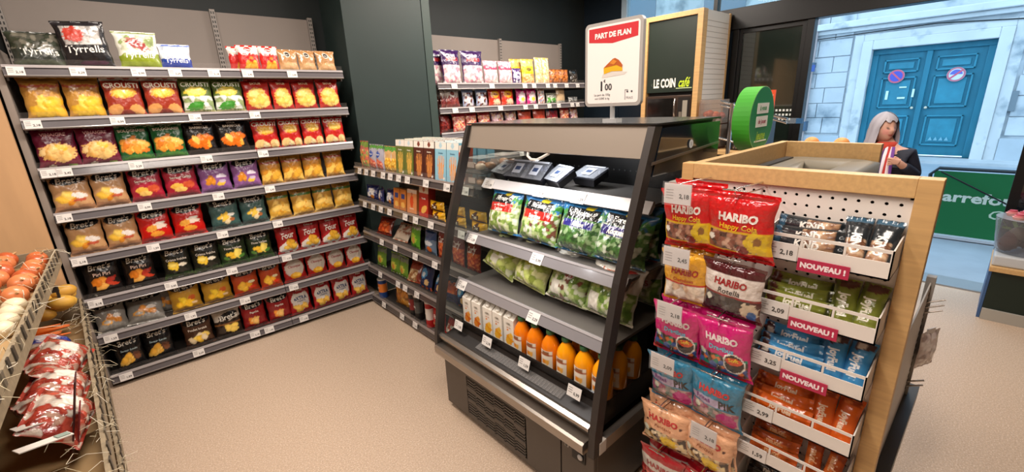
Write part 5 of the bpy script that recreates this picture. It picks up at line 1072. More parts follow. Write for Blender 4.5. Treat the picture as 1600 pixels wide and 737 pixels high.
# counter body behind
ct = thing('checkout_counter', 'oak sided checkout counter with grey moulded top', 'counter', (1.8, .5, 0))
def cb(name, mb, m, parent=None, bevel=0):
    o = mb.build(name, m, parent or ct, bevel); o.data.transform(Matrix.Translation((-1.8, -.5, 0))); return o
WX = mat('oak_long_board', 'c6a372', .45, noise=(6, .08, (14, 1, 14)))
cb('side_board', MB().box(1.402, 2.22, .645, .672, 0, 1.3985), WX, bevel=.0015)
cb('end_board', MB().box(2.19, 2.22, .345, .643, .1, 1.3985), WOODH, bevel=.0015)
cb('end_post', MB().box(2.182, 2.222, .318, .345, .1, 1.3985), WOOD, bevel=.0015)
cb('grey_body', MB().box(1.42, 2.18, .16, .64, .02, 1.27), mat('taupe_plastic', '6b655a', .5))
TP = mat('taupe_moulding', '6e6759', .42)
def ring(x0, x1, y0, y1, r, z, w, h, m):
    """rounded rectangular raised rim with an opening"""
    n = 6
    def loop(d, zz):
        pts = []
        for cx, cy, a0 in ((x1-r, y1-r, 0), (x0+r, y1-r, 90), (x0+r, y0+r, 180), (x1-r, y0+r, 270)):
            for i in range(n+1):
                a = math.radians(a0+90*i/n); pts.append((cx+(r-d)*math.cos(a), cy+(r-d)*math.sin(a), zz))
        return pts
    Ls = [loop(0, z), loop(0, z+h), loop(w*.3, z+h+.006), loop(w, z+h), loop(w, z-.03)]
    N = len(Ls[0]); vs = [p for l in Ls for p in l]
    m.add(vs, [(i*N+k, i*N+(k+1) % N, (i+1)*N+(k+1) % N, (i+1)*N+k) for i in range(len(Ls)-1) for k in range(N)], 'ffffff', True)
rm = MB(); ring(1.50, 2.185, .30, .64, .09, 1.27, .10, .065, rm); cb('moulded_rim', rm, TP)
cb('scale_plate', MB().box(1.62, 2.08, .36, .575, 1.272, 1.300), mat('scale_steel', 'b9b2a6', .35, .5), bevel=.01)
hp = MB()
for y in (.37, .40): 
    for x in (1.75, 1.95, 2.05): hp.lathe([(.006, 0), (.006, .002)], 8, (x, y, 1.300), '1a1a1a')
hp.box(1.60, 2.1, .585, .615, 1.272, 1.345, '1c1a19'); cb('fixing_studs', hp, PAINT)
# grey post and shelf between fridge and display
gp = thing('service_column', 'slim grey service column between fridge and oak display', 'column', (1.50, .735, 0))
o = MB().box(-.05, .10, -.035, .04, 0, 1.31).build('column_body', mat('column_grey', '5d5751', .5), gp, bevel=.003)
MB().box(-.06, .11, -.045, .045, 1.3105, 1.317).build('column_cap', mat('column_cap_pale', 'a8a19a', .4), gp)

# white perforated side panel with pegs on the right flank of the counter
wsp = thing('side_peg_panel', 'white perforated metal side panel with prongs beside the oak frame', 'shelving', (1.75, .09, .5))
def wb(name, mb, m): o = mb.build(name, m, wsp); o.data.transform(Matrix.Translation((-1.75, -.09, -.5))); return o
wm = MB(); wm.box(1.402, 2.00, .084, .088, .50, .95); wb('panel_sheet', wm, mat('pale_grey_sheet', 'b4aea8', .45))
wm = MB()
for i in range(17): wm.box(1.985, 1.995, .0825, .0845, .53+.025*i, .542+.025*i, '26221f')
wm.box(2.00, 2.03, .075, .10, .45, .97, '9a948e').box(1.40, 2.1, .05, .09, .44, .50, '57504a')
wb('slotted_post', wm, PAINT)
wm = MB()
for z in (.88, .86, .84, .56, .54): wm.tube([(1.99, .084, z), (2.00, .04, z+.02)], .003, 6)
wb('prong', wm, STEEL)
t = thing('small_hanging_pack', 'small silvery pack hanging on the side panel', 'packet', (1.99, .055, .64), -.4)
PK = pillow(.1, .14, .03, [('F', 'b8a8a4'), ('V', -.5, .5, 0, 1, ['d8cfcc', '9c8884', 'c4b4b0'], 1.4)], [], .006, 9).build('pack_body', FILM, t); MB().box(-.02, .02, -.002, .002, .13, .15, 'c8c0bc').build('hang_tab', PAINT, t)
# stand under / behind on floor: wire basket foot
wf = MB().box(1.42, 2.15, .10, .14, 0, .44).build('kick_panel', mat('pale_grey_sheet2', 'a39c96', .5)); tag(wf, 'grey metal kick panel below the white side panel', 'panel')

# green disc sign on the counter's left board
gd = thing('round_sign', 'thick round green sign with white lettering standing on the counter edge', 'sign', (1.955, .705, 1.505))
m = MB(); n = 44; R_ = .125
pts = [(R_*math.cos(2*PI*k/n), R_*1.0*math.sin(2*PI*k/n)) for k in range(n)]
m.prism(pts, -.030, .036, 'y', '3f9e2c'); m.build('disc_body', mat('green_foam_disc', vcol=True, rough=.55), gd)
m = MB(); m.add([(x*.985, -.0308, z*.985) for x, z in pts], [tuple(range(n))[::-1]], '1f8a4c')
m.add([(x, -.0304, z) for x, z in pts], [tuple(range(n))[::-1]], 'b8e0b0')
m.box(-.062, .055, -.0322, -.031, .022, .062, 'f0f2ee').box(-.062, .055, -.0322, -.031, -.030, .012, 'f0f2ee')
m.text('à vous', (-.003, -.0328, .044), (1,0,0), (0,0,1), .026, '2f9a4c', .03).text('de jouer', (-.003, -.0328, -.008), (1,0,0), (0,0,1), .024, 'b04a5a', .03)
m.text('jeune', (.0, -.0322, -.062), (1,0,0), (0,0,1), .048, 'a6d83c', .03, .85, .2).box(-.06, .065, -.0322, -.031, -.088, -.083, 'e6eee0')
m.build('disc_face', CARD, gd)
MB().box(-.02, .02, -.02, .03, -.138, -.12).build('disc_clip', CHROME, gd)

# ================================================================== CAFÉ CORNER
cf = thing('coffee_cabinet', 'tall oak framed coffee corner cabinet with dark green front', 'cabinet', (4.6, 2.42, 0))
def kb(name, mb, m, parent=None, bevel=0):
    o = mb.build(name, m, parent or cf, bevel); o.data.transform(Matrix.Translation((-4.6, -2.42, 0))); return o
CX = 4.33; CY0, CY1 = 2.10, 2.72
kb('frame_stile', MB().box(CX, 4.42, CY0, CY0+.055, 0, 2.39), WOOD, bevel=.002)
kb('frame_stile', MB().box(CX, 4.42, CY1-.05, CY1, 0, 2.39), WOOD, bevel=.002)
kb('frame_rail', MB().box(CX, 4.42, CY0+.055, CY1-.05, 2.345, 2.39), WOODH, bevel=.002)
kb('frame_rail', MB().box(CX+.02, 4.42, CY0+.055, CY1-.05, 1.33, 1.36), WOODH, bevel=.002)
kb('sign_panel', MB().box(CX+.02, CX+.04, CY0+.055, CY1-.05, 1.66, 2.345), mat('blackboard_green', '18241c', .45))
tx = MB().text('LE COIN', (CX+.0185, 2.47, 1.75), (0,-1,0), (0,0,1), .115, 'e6e2d8', .04, .56).text('café', (CX+.0185, 2.255, 1.75), (0,-1,0), (0,0,1), .125, 'bcd42c', .02, .58, .2).box(CX+.0178, CX+.0185, 2.175, 2.34, 1.690, 1.697, 'c8d8a0')
tx.text('c', (CX+.0185, 2.612, 1.745), (0,-1,0), (0,0,1), .05, '5c6458', .0)
kb('panel_lettering', tx, CARD)
kb('inner_recess', MB().box(4.40, 4.41, CY0+.055, CY1-.05, 0, 1.66), mat('recess_black', '141110', .6))
kb('base_front', MB().box(CX+.02, CX+.04, CY0+.055, CY1-.05, 0, 1.33), mat('dark_brown_front', '2a1e18', .5))
kb('side_sheet', MB().box(4.42, 4.90, CY0+.005, CY0+.02, 0, 2.385), mat('white_slatwall', 'd8cdc0', .5))
sl = MB()
for i in range(40): sl.box(4.425, 4.895, CY0+.0035, CY0+.0055, .42+.048*i, .424+.048*i, 'a89c90')
kb('slat_groove', sl, PAINT)['kind'] = 'stuff'
kb('side_edge', MB().box(4.90, 4.93, CY0, CY0+.03, 0, 2.39), WOOD)
kb('cabinet_back', MB().box(4.42, 4.93, CY1-.02, CY1, 0, 2.385).box(4.42, 4.93, CY0+.02, CY1, 2.37, 2.385), WOODH)
mw = thing('microwave', 'built in dark microwave with steel handle in the coffee cabinet', 'microwave', (4.35, 2.41, 1.365))
MB().box(-.02, .045, -.245, .245, 0, .26).build('oven_body', mat('brown_steel', '4a3c34', .35, .5), mw, bevel=.004)
MB().box(-.026, -.0205, -.06, .225, .035, .235).build('oven_door', mat('oven_glass', '120e0c', .08, coat=.5), mw)
MB().tube([(-.03, -.085, .06), (-.05, -.088, .09), (-.05, -.088, .20), (-.03, -.085, .225)], .007, 8).build('oven_handle', CHROME, mw)
MB().box(-.026, -.0205, -.235, -.115, .03, .24, '1c1816').box(-.028, -.026, -.215, -.165, .04, .21, '8f887c').box(-.029, -.026, -.16, -.13, .05, .1, '6a6258').build('control_panel', PAINT, mw)

# pastry case and dark service counter by the door
sc_t = thing('service_counter', 'dark service counter with pale worktop in front of the door glass', 'counter', (4.45, 1.72, 0))
MB().box(-.25, .25, -.42, .35, 0, 1.08).build('counter_body', mat('counter_dark', '2b2826', .5), sc_t)
MB().box(-.27, .27, -.44, .36, 1.08, 1.11).build('worktop', WOODH, sc_t)
pcs = thing('pastry_case', 'small clear case with brown and orange pastries on the counter', 'display case', (4.42, 1.97, 1.11))
MB().box(-.10, .10, -.10, .10, .0, .02).box(-.10, .10, -.10, .10, .23, .24).build('case_shelf', mat('case_brown', '5a342a', .4), pcs)
MB().box(-.10, .10, -.10, .10, .02, .46).build('case_glass', mat('case_clear', 'e8e0d8', .1, alpha_mix=(.10, 'e8dcd4')), pcs)
m = MB(); rr = random.Random(4)
for zz, cc in ((.03, ['c2502a', 'd8682e', 'b84420']), (.25, ['b8684a', 'c98a6a', '9c4a34'])):
    for i in range(7): m.ell((rr.uniform(-.06, .06), rr.uniform(-.06, .06), zz+.04+.06*rr.random()), (.045, .04, .035), 8, 6, rr.choice(cc))
m.build('pastries', PAINT, pcs)['kind'] = 'stuff'
cmach = thing('coffee_machine', 'dark boxy coffee machine behind the green disc', 'machine', (4.45, 1.62, 1.11))
MB().box(-.14, .14, -.16, .16, 0, .30).build('machine_body', mat('machine_black', '171515', .3), cmach, bevel=.01)
MB().box(-.145, -.14, -.12, .12, .14, .26).build('machine_panel', mat('machine_panel', '3c3a38', .2, .5), cmach)
MB().tube([(-.17, -.06, .02), (-.17, -.06, .12)], .02, 10).tube([(-.17, .06, .02), (-.17, .06, .12)], .02, 10).build('spout', CHROME, cmach)
tr = thing('chrome_rail', 'slanting chrome guide rail passing behind the round green sign', 'rail', (3.9, 1.35, 0))
def rb(name, mb, m): o = mb.build(name, m, tr); o.data.transform(Matrix.Translation((-3.9, -1.35, 0))); return o
rb('rail_tube', MB().tube([(3.98, 1.72, 1.555), (3.98, 1.19, 1.405)], .011, 8).tube([(3.98, 1.72, 1.525), (3.98, 1.19, 1.375)], .008, 8).tube([(3.98, 1.80, 1.27), (3.98, 1.50, 1.20)], .010, 8), CHROME)
rb('rail_post', MB().tube([(3.98, 1.62, 0), (3.98, 1.62, 1.54)], .018, 8), CHROME)
rb('clear_flag', MB().box(3.975, 3.985, 1.115, 1.20, 1.372, 1.412), mat('clear_flag', 'a8b8c8', .1, alpha_mix=(.2,)))
rb('blue_end', MB().box(3.97, 3.99, 1.08, 1.125, 1.372, 1.41, '2c5a86'), PAINT)
osn = MB().box(3.96, 3.97, 1.29, 1.37, 1.46, 1.63, 'cf4a22')
for i in range(2):
    for j in range(3): osn.box(3.957, 3.96, 1.305+.035*i, 1.323+.035*i, 1.52+.03*j, 1.535+.03*j, 'f0c8b8')
o = osn.build('orange_notice', CARD); tag(o, 'orange notice fixed behind the round green sign', 'sign')
MB().box(3.955, 3.975, 1.32, 1.34, 1.40, 1.462, '8a3218').build('notice_stem', PAINT, o)
# bread rolls and paper on top of the far end of the counter
bt_ = thing('roll_tray', 'tray of small golden rolls behind the oak counter end', 'food tray', (2.62, .60, 1.30))
MB().box(-.08, .08, -.10, .10, 0, .012).build('tray', mat('tray_pale', 'c8b8a8', .5), bt_)
for i in range(2):
    MB().ell((0, (-.065, .06)[i], .05), (.04, .035, .035), 12, 8, 'cf8a4a').build('bread_roll', mat('crust', vcol=True, rough=.6), bt_)
MB().box(-.06, .06, -.09, .09, .012, .03).build('paper_liner', mat('paper_white', 'd8d4d0', .7), bt_)
tb_ = MB().box(2.40, 2.90, .50, .90, 0, 1.299).build('till_cabinet', mat('till_grey', '4c4a48', .5)); tag(tb_, 'grey till cabinet behind the oak counter end', 'counter')

# ================================================================== ENTRANCE STAND WITH FLOWERS
es = thing('flower_stand', 'dark green stand with oak top and pale plinth by the door', 'stand', (4.35, -.4, 0))
MB().box(0, .45, -.75, .30, .08, .36).build('stand_body', mat('stand_green', '16241c', .5), es)
MB().box(-.02, .45, -.75, .30, 0, .08).build('stand_plinth', mat('stand_plinth', 'a8a49c', .5), es)
MB().box(-.03, .46, -.76, .32, .36, .395).build('stand_top', WOODH, es, bevel=.003)
MB().box(0, .44, -.70, .315, .396, .47).build('white_tub', mat('white_tub', 'b8bcc0', .4), es, bevel=.01)
MB().box(-.0, .45, .302, .318, .0, .36).build('daylit_side', mat('daylight_blue', '3c5c8a', .5), es)  # bluish daylight on the stand's left side, put into an added sheet's colour
fbk = thing('flower_bucket', 'clear bucket of pink roses in paper on the entrance stand', 'flowers', (4.52, -.225, .472))
MB().lathe([(.13, 0), (.15, .02), (.18, .24), (.182, .245)], 20).build('bucket', mat('clear_bucket', 'c8ccd4', .1, alpha_mix=(.15, 'e0e4e8')), fbk)
m = MB(); rr = random.Random(8)
for i in range(11): m.ell((rr.uniform(-.10, .10), rr.uniform(-.10, .10), rr.uniform(.05, .16)), (.05, .05, .05), 8, 6, rr.choice(['5a3a34', '8a7468', 'a08c80', '4a3230', '6a5a50']), noise=.3, seed=i)
m.build('wrapped_stems', MATTE, fbk)['kind'] = 'stuff'
for i in range(12):
    a = i*2.4; r_ = .04+.10*((i*37) % 10)/10
    m = MB(); c0 = (r_*math.cos(a), r_*math.sin(a), .24+.02*rr.random())
    for q in range(3): m.lathe([(.008+.010*q, 0), (.018+.008*q, .014), (.020+.008*q, .030-.006*q)], 9, (c0[0], c0[1], c0[2]-.004*q), ['c4586a', 'd88a90', 'e0a8a4'][q])
    m.build('rose_head', MATTE, fbk)
m = MB()
for i in range(24):
    a = rr.random()*6.28; r_ = rr.uniform(.03, .15); m.obox((r_*math.cos(a), r_*math.sin(a), rr.uniform(.18, .24)), (.05, .02, .002), (rr.random(), rr.random(), rr.random()*6), '5f7048')
m.build('leaves', MATTE, fbk)['kind'] = 'stuff'

# ================================================================== THE PRODUCE STAND (its front faces +X)
ps = thing('produce_stand', 'wooden produce stand of stepped crates beside the crisp rack', 'stand', (-.6, 2.3, 0))
PW = mat('grey_brown_crate_wood', '8f8068', .7, noise=(6, .14, (1, 8, 8)), bump=(60, .2))
PWI = mat('tan_crate_inside', 'a98a60', .7, noise=(5, .12))
PWD = mat('dark_stand_frame', '3a332c', .6)
def pb(name, mb, m, parent=None, bevel=0):
    o = mb.build(name, m, parent or ps, bevel); o.data.transform(Matrix.Translation((.6, -2.3, 0))); return o
CR = [(-.345, -.325, 1.25, 3.02, 1.02, .50), (-.215, -.335, 1.45, 3.36, .655, .42), (-.235, -.335, 1.75, 3.38, .36, .40)]   # near x, far x, near y, far y, top z, width
def xf(c, y): a, b, y0, y1, z, w = c; return a+(b-a)*(y-y0)/(y1-y0)
for ci, c in enumerate(CR):
    a, b, y0, y1, z, w = c; H_ = (.075, .13, .13)[ci]; nk = (2, 3, 3)[ci]; pz = H_/nk
    cr = pb('crate', MB().add([(a-w, y0, z-H_), (a, y0, z-H_), (b, y1, z-H_), (b-w, y1, z-H_), (a-w, y0, z-H_+.012), (a, y0, z-H_+.012), (b, y1, z-H_+.012), (b-w, y1, z-H_+.012)], [(0,3,2,1),(4,5,6,7),(0,1,5,4),(1,2,6,5),(2,3,7,6),(3,0,4,7)]), PWI)
    for k in range(nk):      # planks in front and behind
        z0, z1 = z-H_+pz*k, z-H_+pz*k+pz-.003
        for xa, xb in ((a, b), (a-w, b-w)):
            pb('plank', MB().add([(xa, y0, z0), (xa+.012, y0, z0), (xb+.012, y1, z0), (xb, y1, z0), (xa, y0, z1), (xa+.012, y0, z1), (xb+.012, y1, z1), (xb, y1, z1)], [(0,3,2,1),(4,5,6,7),(0,1,5,4),(1,2,6,5),(2,3,7,6),(3,0,4,7)]), PW, cr)
    pb('end_board', MB().box(b-w, b, y1, y1+.012, z-H_, z), PW, cr); pb('end_board', MB().box(a-w, a, y0-.012, y0, z-H_, z), PW, cr)
    n = 7
    cl = MB()
    for i in range(n*3):
        y = y0+.05+(y1-y0-.1)*i/(n*3-1); x = xf(c, y)+.012
        cl.box(x, x+.004, y-.012, y+.012, z-.035, z+.006, '3f3a33' if i % 3 else '6a6254')
    pb('clips', cl, PAINT, cr)['kind'] = 'stuff'
    # wood wool poking over the rim
    rr = random.Random(20+ci); m = MB()
    for i in range(90):
        y = rr.uniform(y0, y1); x = xf(c, y)-rr.uniform(-.02, .08); a_ = rr.random()*6.28; L_ = rr.uniform(.03, .09)
        p0 = Vector((x, y, z+rr.uniform(-.03, .015))); p2 = p0+Vector((math.cos(a_)*L_, math.sin(a_)*L_, rr.uniform(-.03, .025))); p1 = (p0+p2)/2+Vector((rr.uniform(-.02, .02), rr.uniform(-.02, .02), rr.uniform(.0, .03)))
        m.tube([p0, p1, p2], .0009, 3, rr.choice(['cfc3a8', 'b8ab8e', 'e0d8c4']), caps=False)
    s_ = pb('wood_wool', m, MATTE, cr); s_['kind'] = 'stuff'
fr = MB()
for y in (1.5, 2.4, 3.3): fr.box(-.78, -.74, y, y+.04, 0, 1.3).box(-.76, -.42, y, y+.03, .18, .22).box(-.76, -.42, y, y+.03, .46, .50).box(-.76, -.42, y, y+.03, .84, .88)
fr.box(-.80, -.78, 1.3, 3.4, 0, 1.0)
pb('stand_frame', fr, PWD)
pb('shelf_bracket', MB().box(-.50, -.36, 3.04, 3.06, .80, .83).box(-.372, -.362, 3.04, 3.06, .74, .80), mat('bracket_steel', '4a453f', .4, .6))
ONI = mat('onion_skin', vcol=True, rough=.35, noise=(20, .12, (1, 1, .2)), coat=.2); POT = mat('potato_skin', vcol=True, rough=.45, noise=(14, .1), bump=(40, .2)); rr = random.Random(3)
def veg(name, col, r, m, loc, label, cat, group, rot=(0,0,0), seed=0, noise=.08):
    key = ('veg', name, seed)
    if key not in PROTO:
        mb = MB(); mb.ell((0, 0, 0), r, 14, 9, col, noise=noise, seed=seed); 
        if name == 'onion': mb.tube([(0, 0, r[2]*.9), (.003, 0, r[2]*1.35)], [.006, .003], 6, 'c9a070')
        o = PROTO[key] = mb.build(name, m)
    else: o = PROTO[key].copy(); COL.objects.link(o)
    o.location = loc; o.rotation_euler = rot
    return tag(o, label, cat, group)
CNT = ['first', 'second', 'third', 'fourth', 'fifth', 'sixth', 'seventh', 'eighth', 'ninth']
k_ = 0
for iy in range(8):
    for ix in range(4):
        y = 2.96-.085*iy+rr.uniform(-.01, .01); x = xf(CR[0], y)-.055-.085*ix+rr.uniform(-.008, .008)
        if iy > 4 and ix > 2: continue
        veg('onion', ['c4683a', 'b5552c', 'd07a4a'][k_ % 3], (.038, .038, .034), ONI, (x, y, 1.0+.02*(k_ % 2)), 'copper skinned onion in the upper crate, %s from the far end, %s from the rim' % (CNT[iy], CNT[ix]), 'onion', 'onions in the upper crate', (rr.random(), rr.random(), 0), k_ % 3, .04); k_ += 1
for iy in range(4):
    for ix in range(4):
        y = 2.28-.085*iy; x = xf(CR[0], y)-.055-.085*ix
        veg('garlic_bulb', 'd8c8a8', (.034, .034, .028), POT, (x, y, .985), 'pale bulb in wood wool, %s behind the onions, %s from the rim' % (CNT[iy], CNT[ix]), 'garlic', 'pale bulbs in the upper crate', (0, 0, 0), k_ % 3+5, .06); k_ += 1
k_ = 0
for iy in range(4):
    for ix in range(4):
        y = 3.30-.082*iy+rr.uniform(-.008, .008); x = xf(CR[1], y)-.045-.085*ix+rr.uniform(-.01, .01)
        veg('potato', ['d0a040', 'c8963a', 'dab04e'][k_ % 3], (.056, .038, .036), POT, (x, y, .70+.038*((iy+ix) % 2)+.01*(iy < 3)), 'smooth yellow potato in the middle crate, %s from the far end, %s from the rim' % (CNT[iy], CNT[ix]), 'potato', 'potatoes in the middle crate', (rr.uniform(-.2, .2), rr.uniform(-.2, .2), rr.uniform(-.5, .5)), k_ % 3, .07); k_ += 1
for i in range(9):
    y = 2.98-.022*i; x = xf(CR[1], y)-.13-.03*(i % 3)
    o = MB().tube([(-.085, 0, 0), (-.07, 0, 0), (0, 0, .004), (.085, 0, 0)], [.008, .015, .012, .003], 8, 'dc6a22').build('carrot', POT); o.location = (x, y, .64+.015*(i % 2)); o.rotation_euler = (0, 0, .25*math.sin(i*2.1)); tag(o, 'orange carrot in the middle crate, %s counted from the potatoes' % CNT[i], 'carrot', 'carrots in the middle crate')
netk = [('netb', 'blue and white netted bag of onions', [('F', '2c3f94'), ('D', .05, .6, .28, .22, 'd8d4d8', 0, .4), ('D', .1, .5, .12, .1, 'c07a80')]),
        ('netr', 'red and white netted bag of garlic', [('F', 'a8382c'), ('V', -.5, .5, 0, 1, ['a43a2c', 'cdbcae', '8a2a20', 'b08a78', 'b04838', 'd8ccbe'], 2.6), ('D', .18, .5, .16, .18, 'e8e0d4')]),
        ('netn', 'brown paper and net bag of shallots', [('F', '6a4430'), ('V', -.5, .5, 0, 1, ['7a5038', '5a3826', '8a6248', '4a3024'], 3)])]
for k, look, ops in netk: K[k] = dict(node='net_bag', look=look, w=.24, h=.17, t=.10, ops=ops, texts=[], cat='bag of vegetables', m=FILM, wr=2.2)
NG = 'netted bags in the middle crate'
place('netb', (-.34, 2.74, .60), (-1.1, 0, PI/2+.2), 'blue and white netted bag beside the carrots in the middle crate', NG)
for i, y in enumerate((2.60, 2.46, 2.33, 2.19, 2.05, 1.92)):
    place('netr', (-.33+.010*i+(0, .025, -.01, .02, -.015, .01)[i], y, .60+.014*(i % 2)), (-1.0+.12*(i % 3), (.05, -.12, .15, -.05, .18, -.1)[i], PI/2+(.1, -.3, .25, -.15, .35, -.2)[i]), 'red and white netted garlic bag, %s counted from the blue bag' % ['first', 'second', 'third', 'fourth', 'fifth', 'sixth'][i], NG)
for i, y in enumerate((2.35, 2.05, 1.80)):
    place('netn', (-.53, y, .60), (-.9, 0, PI/2+.2*i), 'brown netted shallot bag, %s from the far end, behind the garlic bags' % ['first', 'second', 'third'][i], NG)
# price boards on the crates
for i, (x, y, z, ry) in enumerate(((-.285, 1.86, .70, .0), )):
    t = thing('price_board', 'dark red and black price board leaning on the middle crate', 'sign', (x, y, z), 0)
    m = MB().obox((0, 0, 0), (.004, .085, .26), (0, .25, 0), '3c1216').obox((.0022, .0, -.04), (.004, .080, .13), (0, .25, 0), '6e1a20'); m.build('board', CARD, t)
    m = MB()
    for j, s_ in enumerate(('Ail', 'blanc', '1,99')): m.text(s_, (.012+.0*j-.26*(.06-.05*j)*-.25, 0, .07-.05*j), (0, 1, 0), (.25, 0, .97), .026, 'e6ddd4', .02)
    o_ = m.build('board_lettering', CARD, t); o_.location = (-.004, 0, 0)
for i, (y, x) in enumerate(((1.86, -.36), (1.72, -.34))):
    o = MB().obox((0, 0, 0), (.12, .035, .003), (0, .25, .5), 'd8d0c8').obox((.035, .018, .0022-.009), (.03, .022, .003), (0, .25, .5), '8a9a90').build('price_strip', CARD); o.location = (x, y, .715); tag(o, 'white price strip clipped across the bags, %s one' % ['farther', 'nearer'][i], 'label', 'white price strips')
# lowest crate: oranges, a blue pack and mixed nets
for i in range(4):
    veg('orange_fruit', 'd8872c', (.036, .036, .036), POT, (xf(CR[2], 3.1)-.06-.05*(i % 2), 3.14-.075*i, .37), 'orange in the lowest crate, %s from the far end' % CNT[i], 'orange', 'oranges in the lowest crate', (0, 0, 0), 1, .02)
K['bluep'] = dict(node='net_bag', look='', w=.18, h=.16, t=.09, ops=[('F', '2458a0'), ('D', 0, .5, .2, .2, '5a84c0', 0, .5)], texts=[], cat='bag of vegetables', m=FILM, wr=2)
place('bluep', (-.32, 2.78, .30), (-.9, 0, PI/2), 'small bright blue pack in the lowest crate', 'packs in the lowest crate')
for i, y in enumerate((2.6, 2.42, 2.24, 2.06)):
    place(['netr', 'netn', 'netr', 'netr'][i], (-.33, y, .30), (-1.0, 0, PI/2+.2*(i-1)), '%s netted bag in the lowest crate, %s from the blue pack' % (['red', 'brown', 'red', 'red'][i], ['first', 'second', 'third', 'fourth'][i]), 'packs in the lowest crate', wfix=.2)

# ================================================================== THE WOMAN BY THE DOOR
def skin_mesh(V, Eg, R_, sub=2):
    me = bpy.data.meshes.new('s'); me.from_pydata(V, Eg, []); o = bpy.data.objects.new('s', me); COL.objects.link(o)
    md = o.modifiers.new('skin', 'SKIN'); md.use_smooth_shade = True
    for i, r in enumerate(R_): o.data.skin_vertices[0].data[i].radius = (r if isinstance(r, tuple) else (r, r)); o.data.skin_vertices[0].data[i].use_root = (i == 0)
    sb = o.modifiers.new('sub', 'SUBSURF'); sb.levels = sub; sb.render_levels = sub
    dg = bpy.context.evaluated_depsgraph_get(); ev = o.evaluated_get(dg); m = ev.to_mesh()
    v = [tuple(x.co) for x in m.vertices]; f = [tuple(p.vertices) for p in m.polygons]
    ev.to_mesh_clear(); bpy.data.objects.remove(o); bpy.data.meshes.remove(me)
    return v, f
wo = thing('person', 'woman with long grey hair, dark jacket and striped scarf looking right', 'person', (4.32, .585, 0), -PI/2-.12)
SK = mat('skin', vcol=True, rough=.5)
V = [(0,0,.80),(0,.005,.92),(0,0,1.04),(0,.01,1.15),(-.02,.005,1.21),(-.045,-.005,1.27)]; Eg = [(0,1),(1,2),(2,3),(3,4),(4,5)]; R_ = [(.13,.10),(.11,.08),(.125,.085),(.075,.06),(.042,.042),(.05,.055)]
def chain(start, pts, rs):
    p = start
    for q, r in zip(pts, rs): V.append(q); R_.append(r); Eg.append((p, len(V)-1)); p = len(V)-1
    return p
for s_ in (-1, 1):
    k_ = chain(0, [(.075*s_,0,.74),(.08*s_,-.005,.42),(.085*s_,.01,.08),(.09*s_,-.07,.03)], [.075,.05,.034,.028])
wr_ = chain(3, [(.13,.005,1.13),(.165,.03,.98),(.15,-.06,1.03),(.11,-.13,1.085)], [.045,.036,.03,.022])
hp_ = chain(wr_, [(.09,-.155,1.10)], [.024])
for i in range(4): chain(hp_, [(.075-.002*i,-.175+.004*i,1.118-.014*i),(.055,-.172+.004*i,1.118-.015*i),(.048,-.155,1.114-.014*i)], [.0085,.008,.007])
chain(wr_, [(.095,-.135,1.115),(.078,-.15,1.13)], [.010,.008])
wl_ = chain(3, [(-.13,.005,1.13),(-.165,.02,.96),(-.155,-.06,.80)], [.045,.036,.026])
h2_ = chain(wl_, [(-.152,-.08,.755)], [.022])
for i in range(4): chain(h2_, [(-.152+.004*i,-.095+.014*i,.72),(-.150,-.095+.014*i,.695)], [.008,.007])
chain(wl_, [(-.14,-.10,.77),(-.135,-.11,.745)], [.009,.008])
bv, bf = skin_mesh(V, Eg, R_)
body = MB(); body.add(bv, bf, 'c99a86', True)
# head: shaped surface, turned toward the wearer's left (picture right)
hv, hc = [], []; nu, nv = 32, 24; HR = Euler((-.05, 0, .95)).to_matrix(); HC = Vector((-.052, -.012, 1.318))
for j in range(nv+1):
    th = PI*j/nv
    for k in range(nu):
        ph = 2*PI*k/nu; d = Vector((math.sin(th)*math.sin(ph), -math.sin(th)*math.cos(ph), math.cos(th)))     # ph 0 = face front
        a = (ph+PI) % (2*PI)-PI; el = d.z
        p = Vector((d.x*.066, d.y*.082, d.z*.102))
        if el < 0: p.x *= 1-.28*el*el; 
        if el < -.2 and abs(a) > 1.3: p.y *= .8
        g = lambda a0, e0, sa, se: math.exp(-((a-a0)/sa)**2-((el-e0)/se)**2)
        p.y -= .020*g(0, -.18, .17, .16)+.006*g(0, -.45, .3, .1)+.010*g(0, -.75, .5, .18)-.007*g(.42, .04, .2, .12)-.007*g(-.42, .04, .2, .12)
        col = Vector(lin('d3a28e'))
        for a0 in (.40, -.40):
            if abs(a-a0) < .16 and abs(el-.03) < .045: col = Vector(lin('3a2c28'))
            if abs(a-a0) < .22 and abs(el-.19) < .03: col = Vector(lin('8a6a58'))
        if abs(a) < .26 and abs(el+.47) < .06: col = Vector(lin('a8443e'))
        if abs(abs(a)-.6) < .25 and abs(el+.25) < .18: col = Vector(lin('d8968a'))
        hv.append(HC+HR@p); hc.append(tuple(col))
body.add(hv, [(j*nu+k, j*nu+(k+1) % nu, (j+1)*nu+(k+1) % nu, (j+1)*nu+k) for j in range(nv) for k in range(nu)], np.array(hc), True)
for s_ in (-1, 1): body.ell(HC+HR@Vector((s_*.066, .01, -.005)), (.008, .016, .024), 8, 6, 'c99080')
body.build('body', SK, wo)
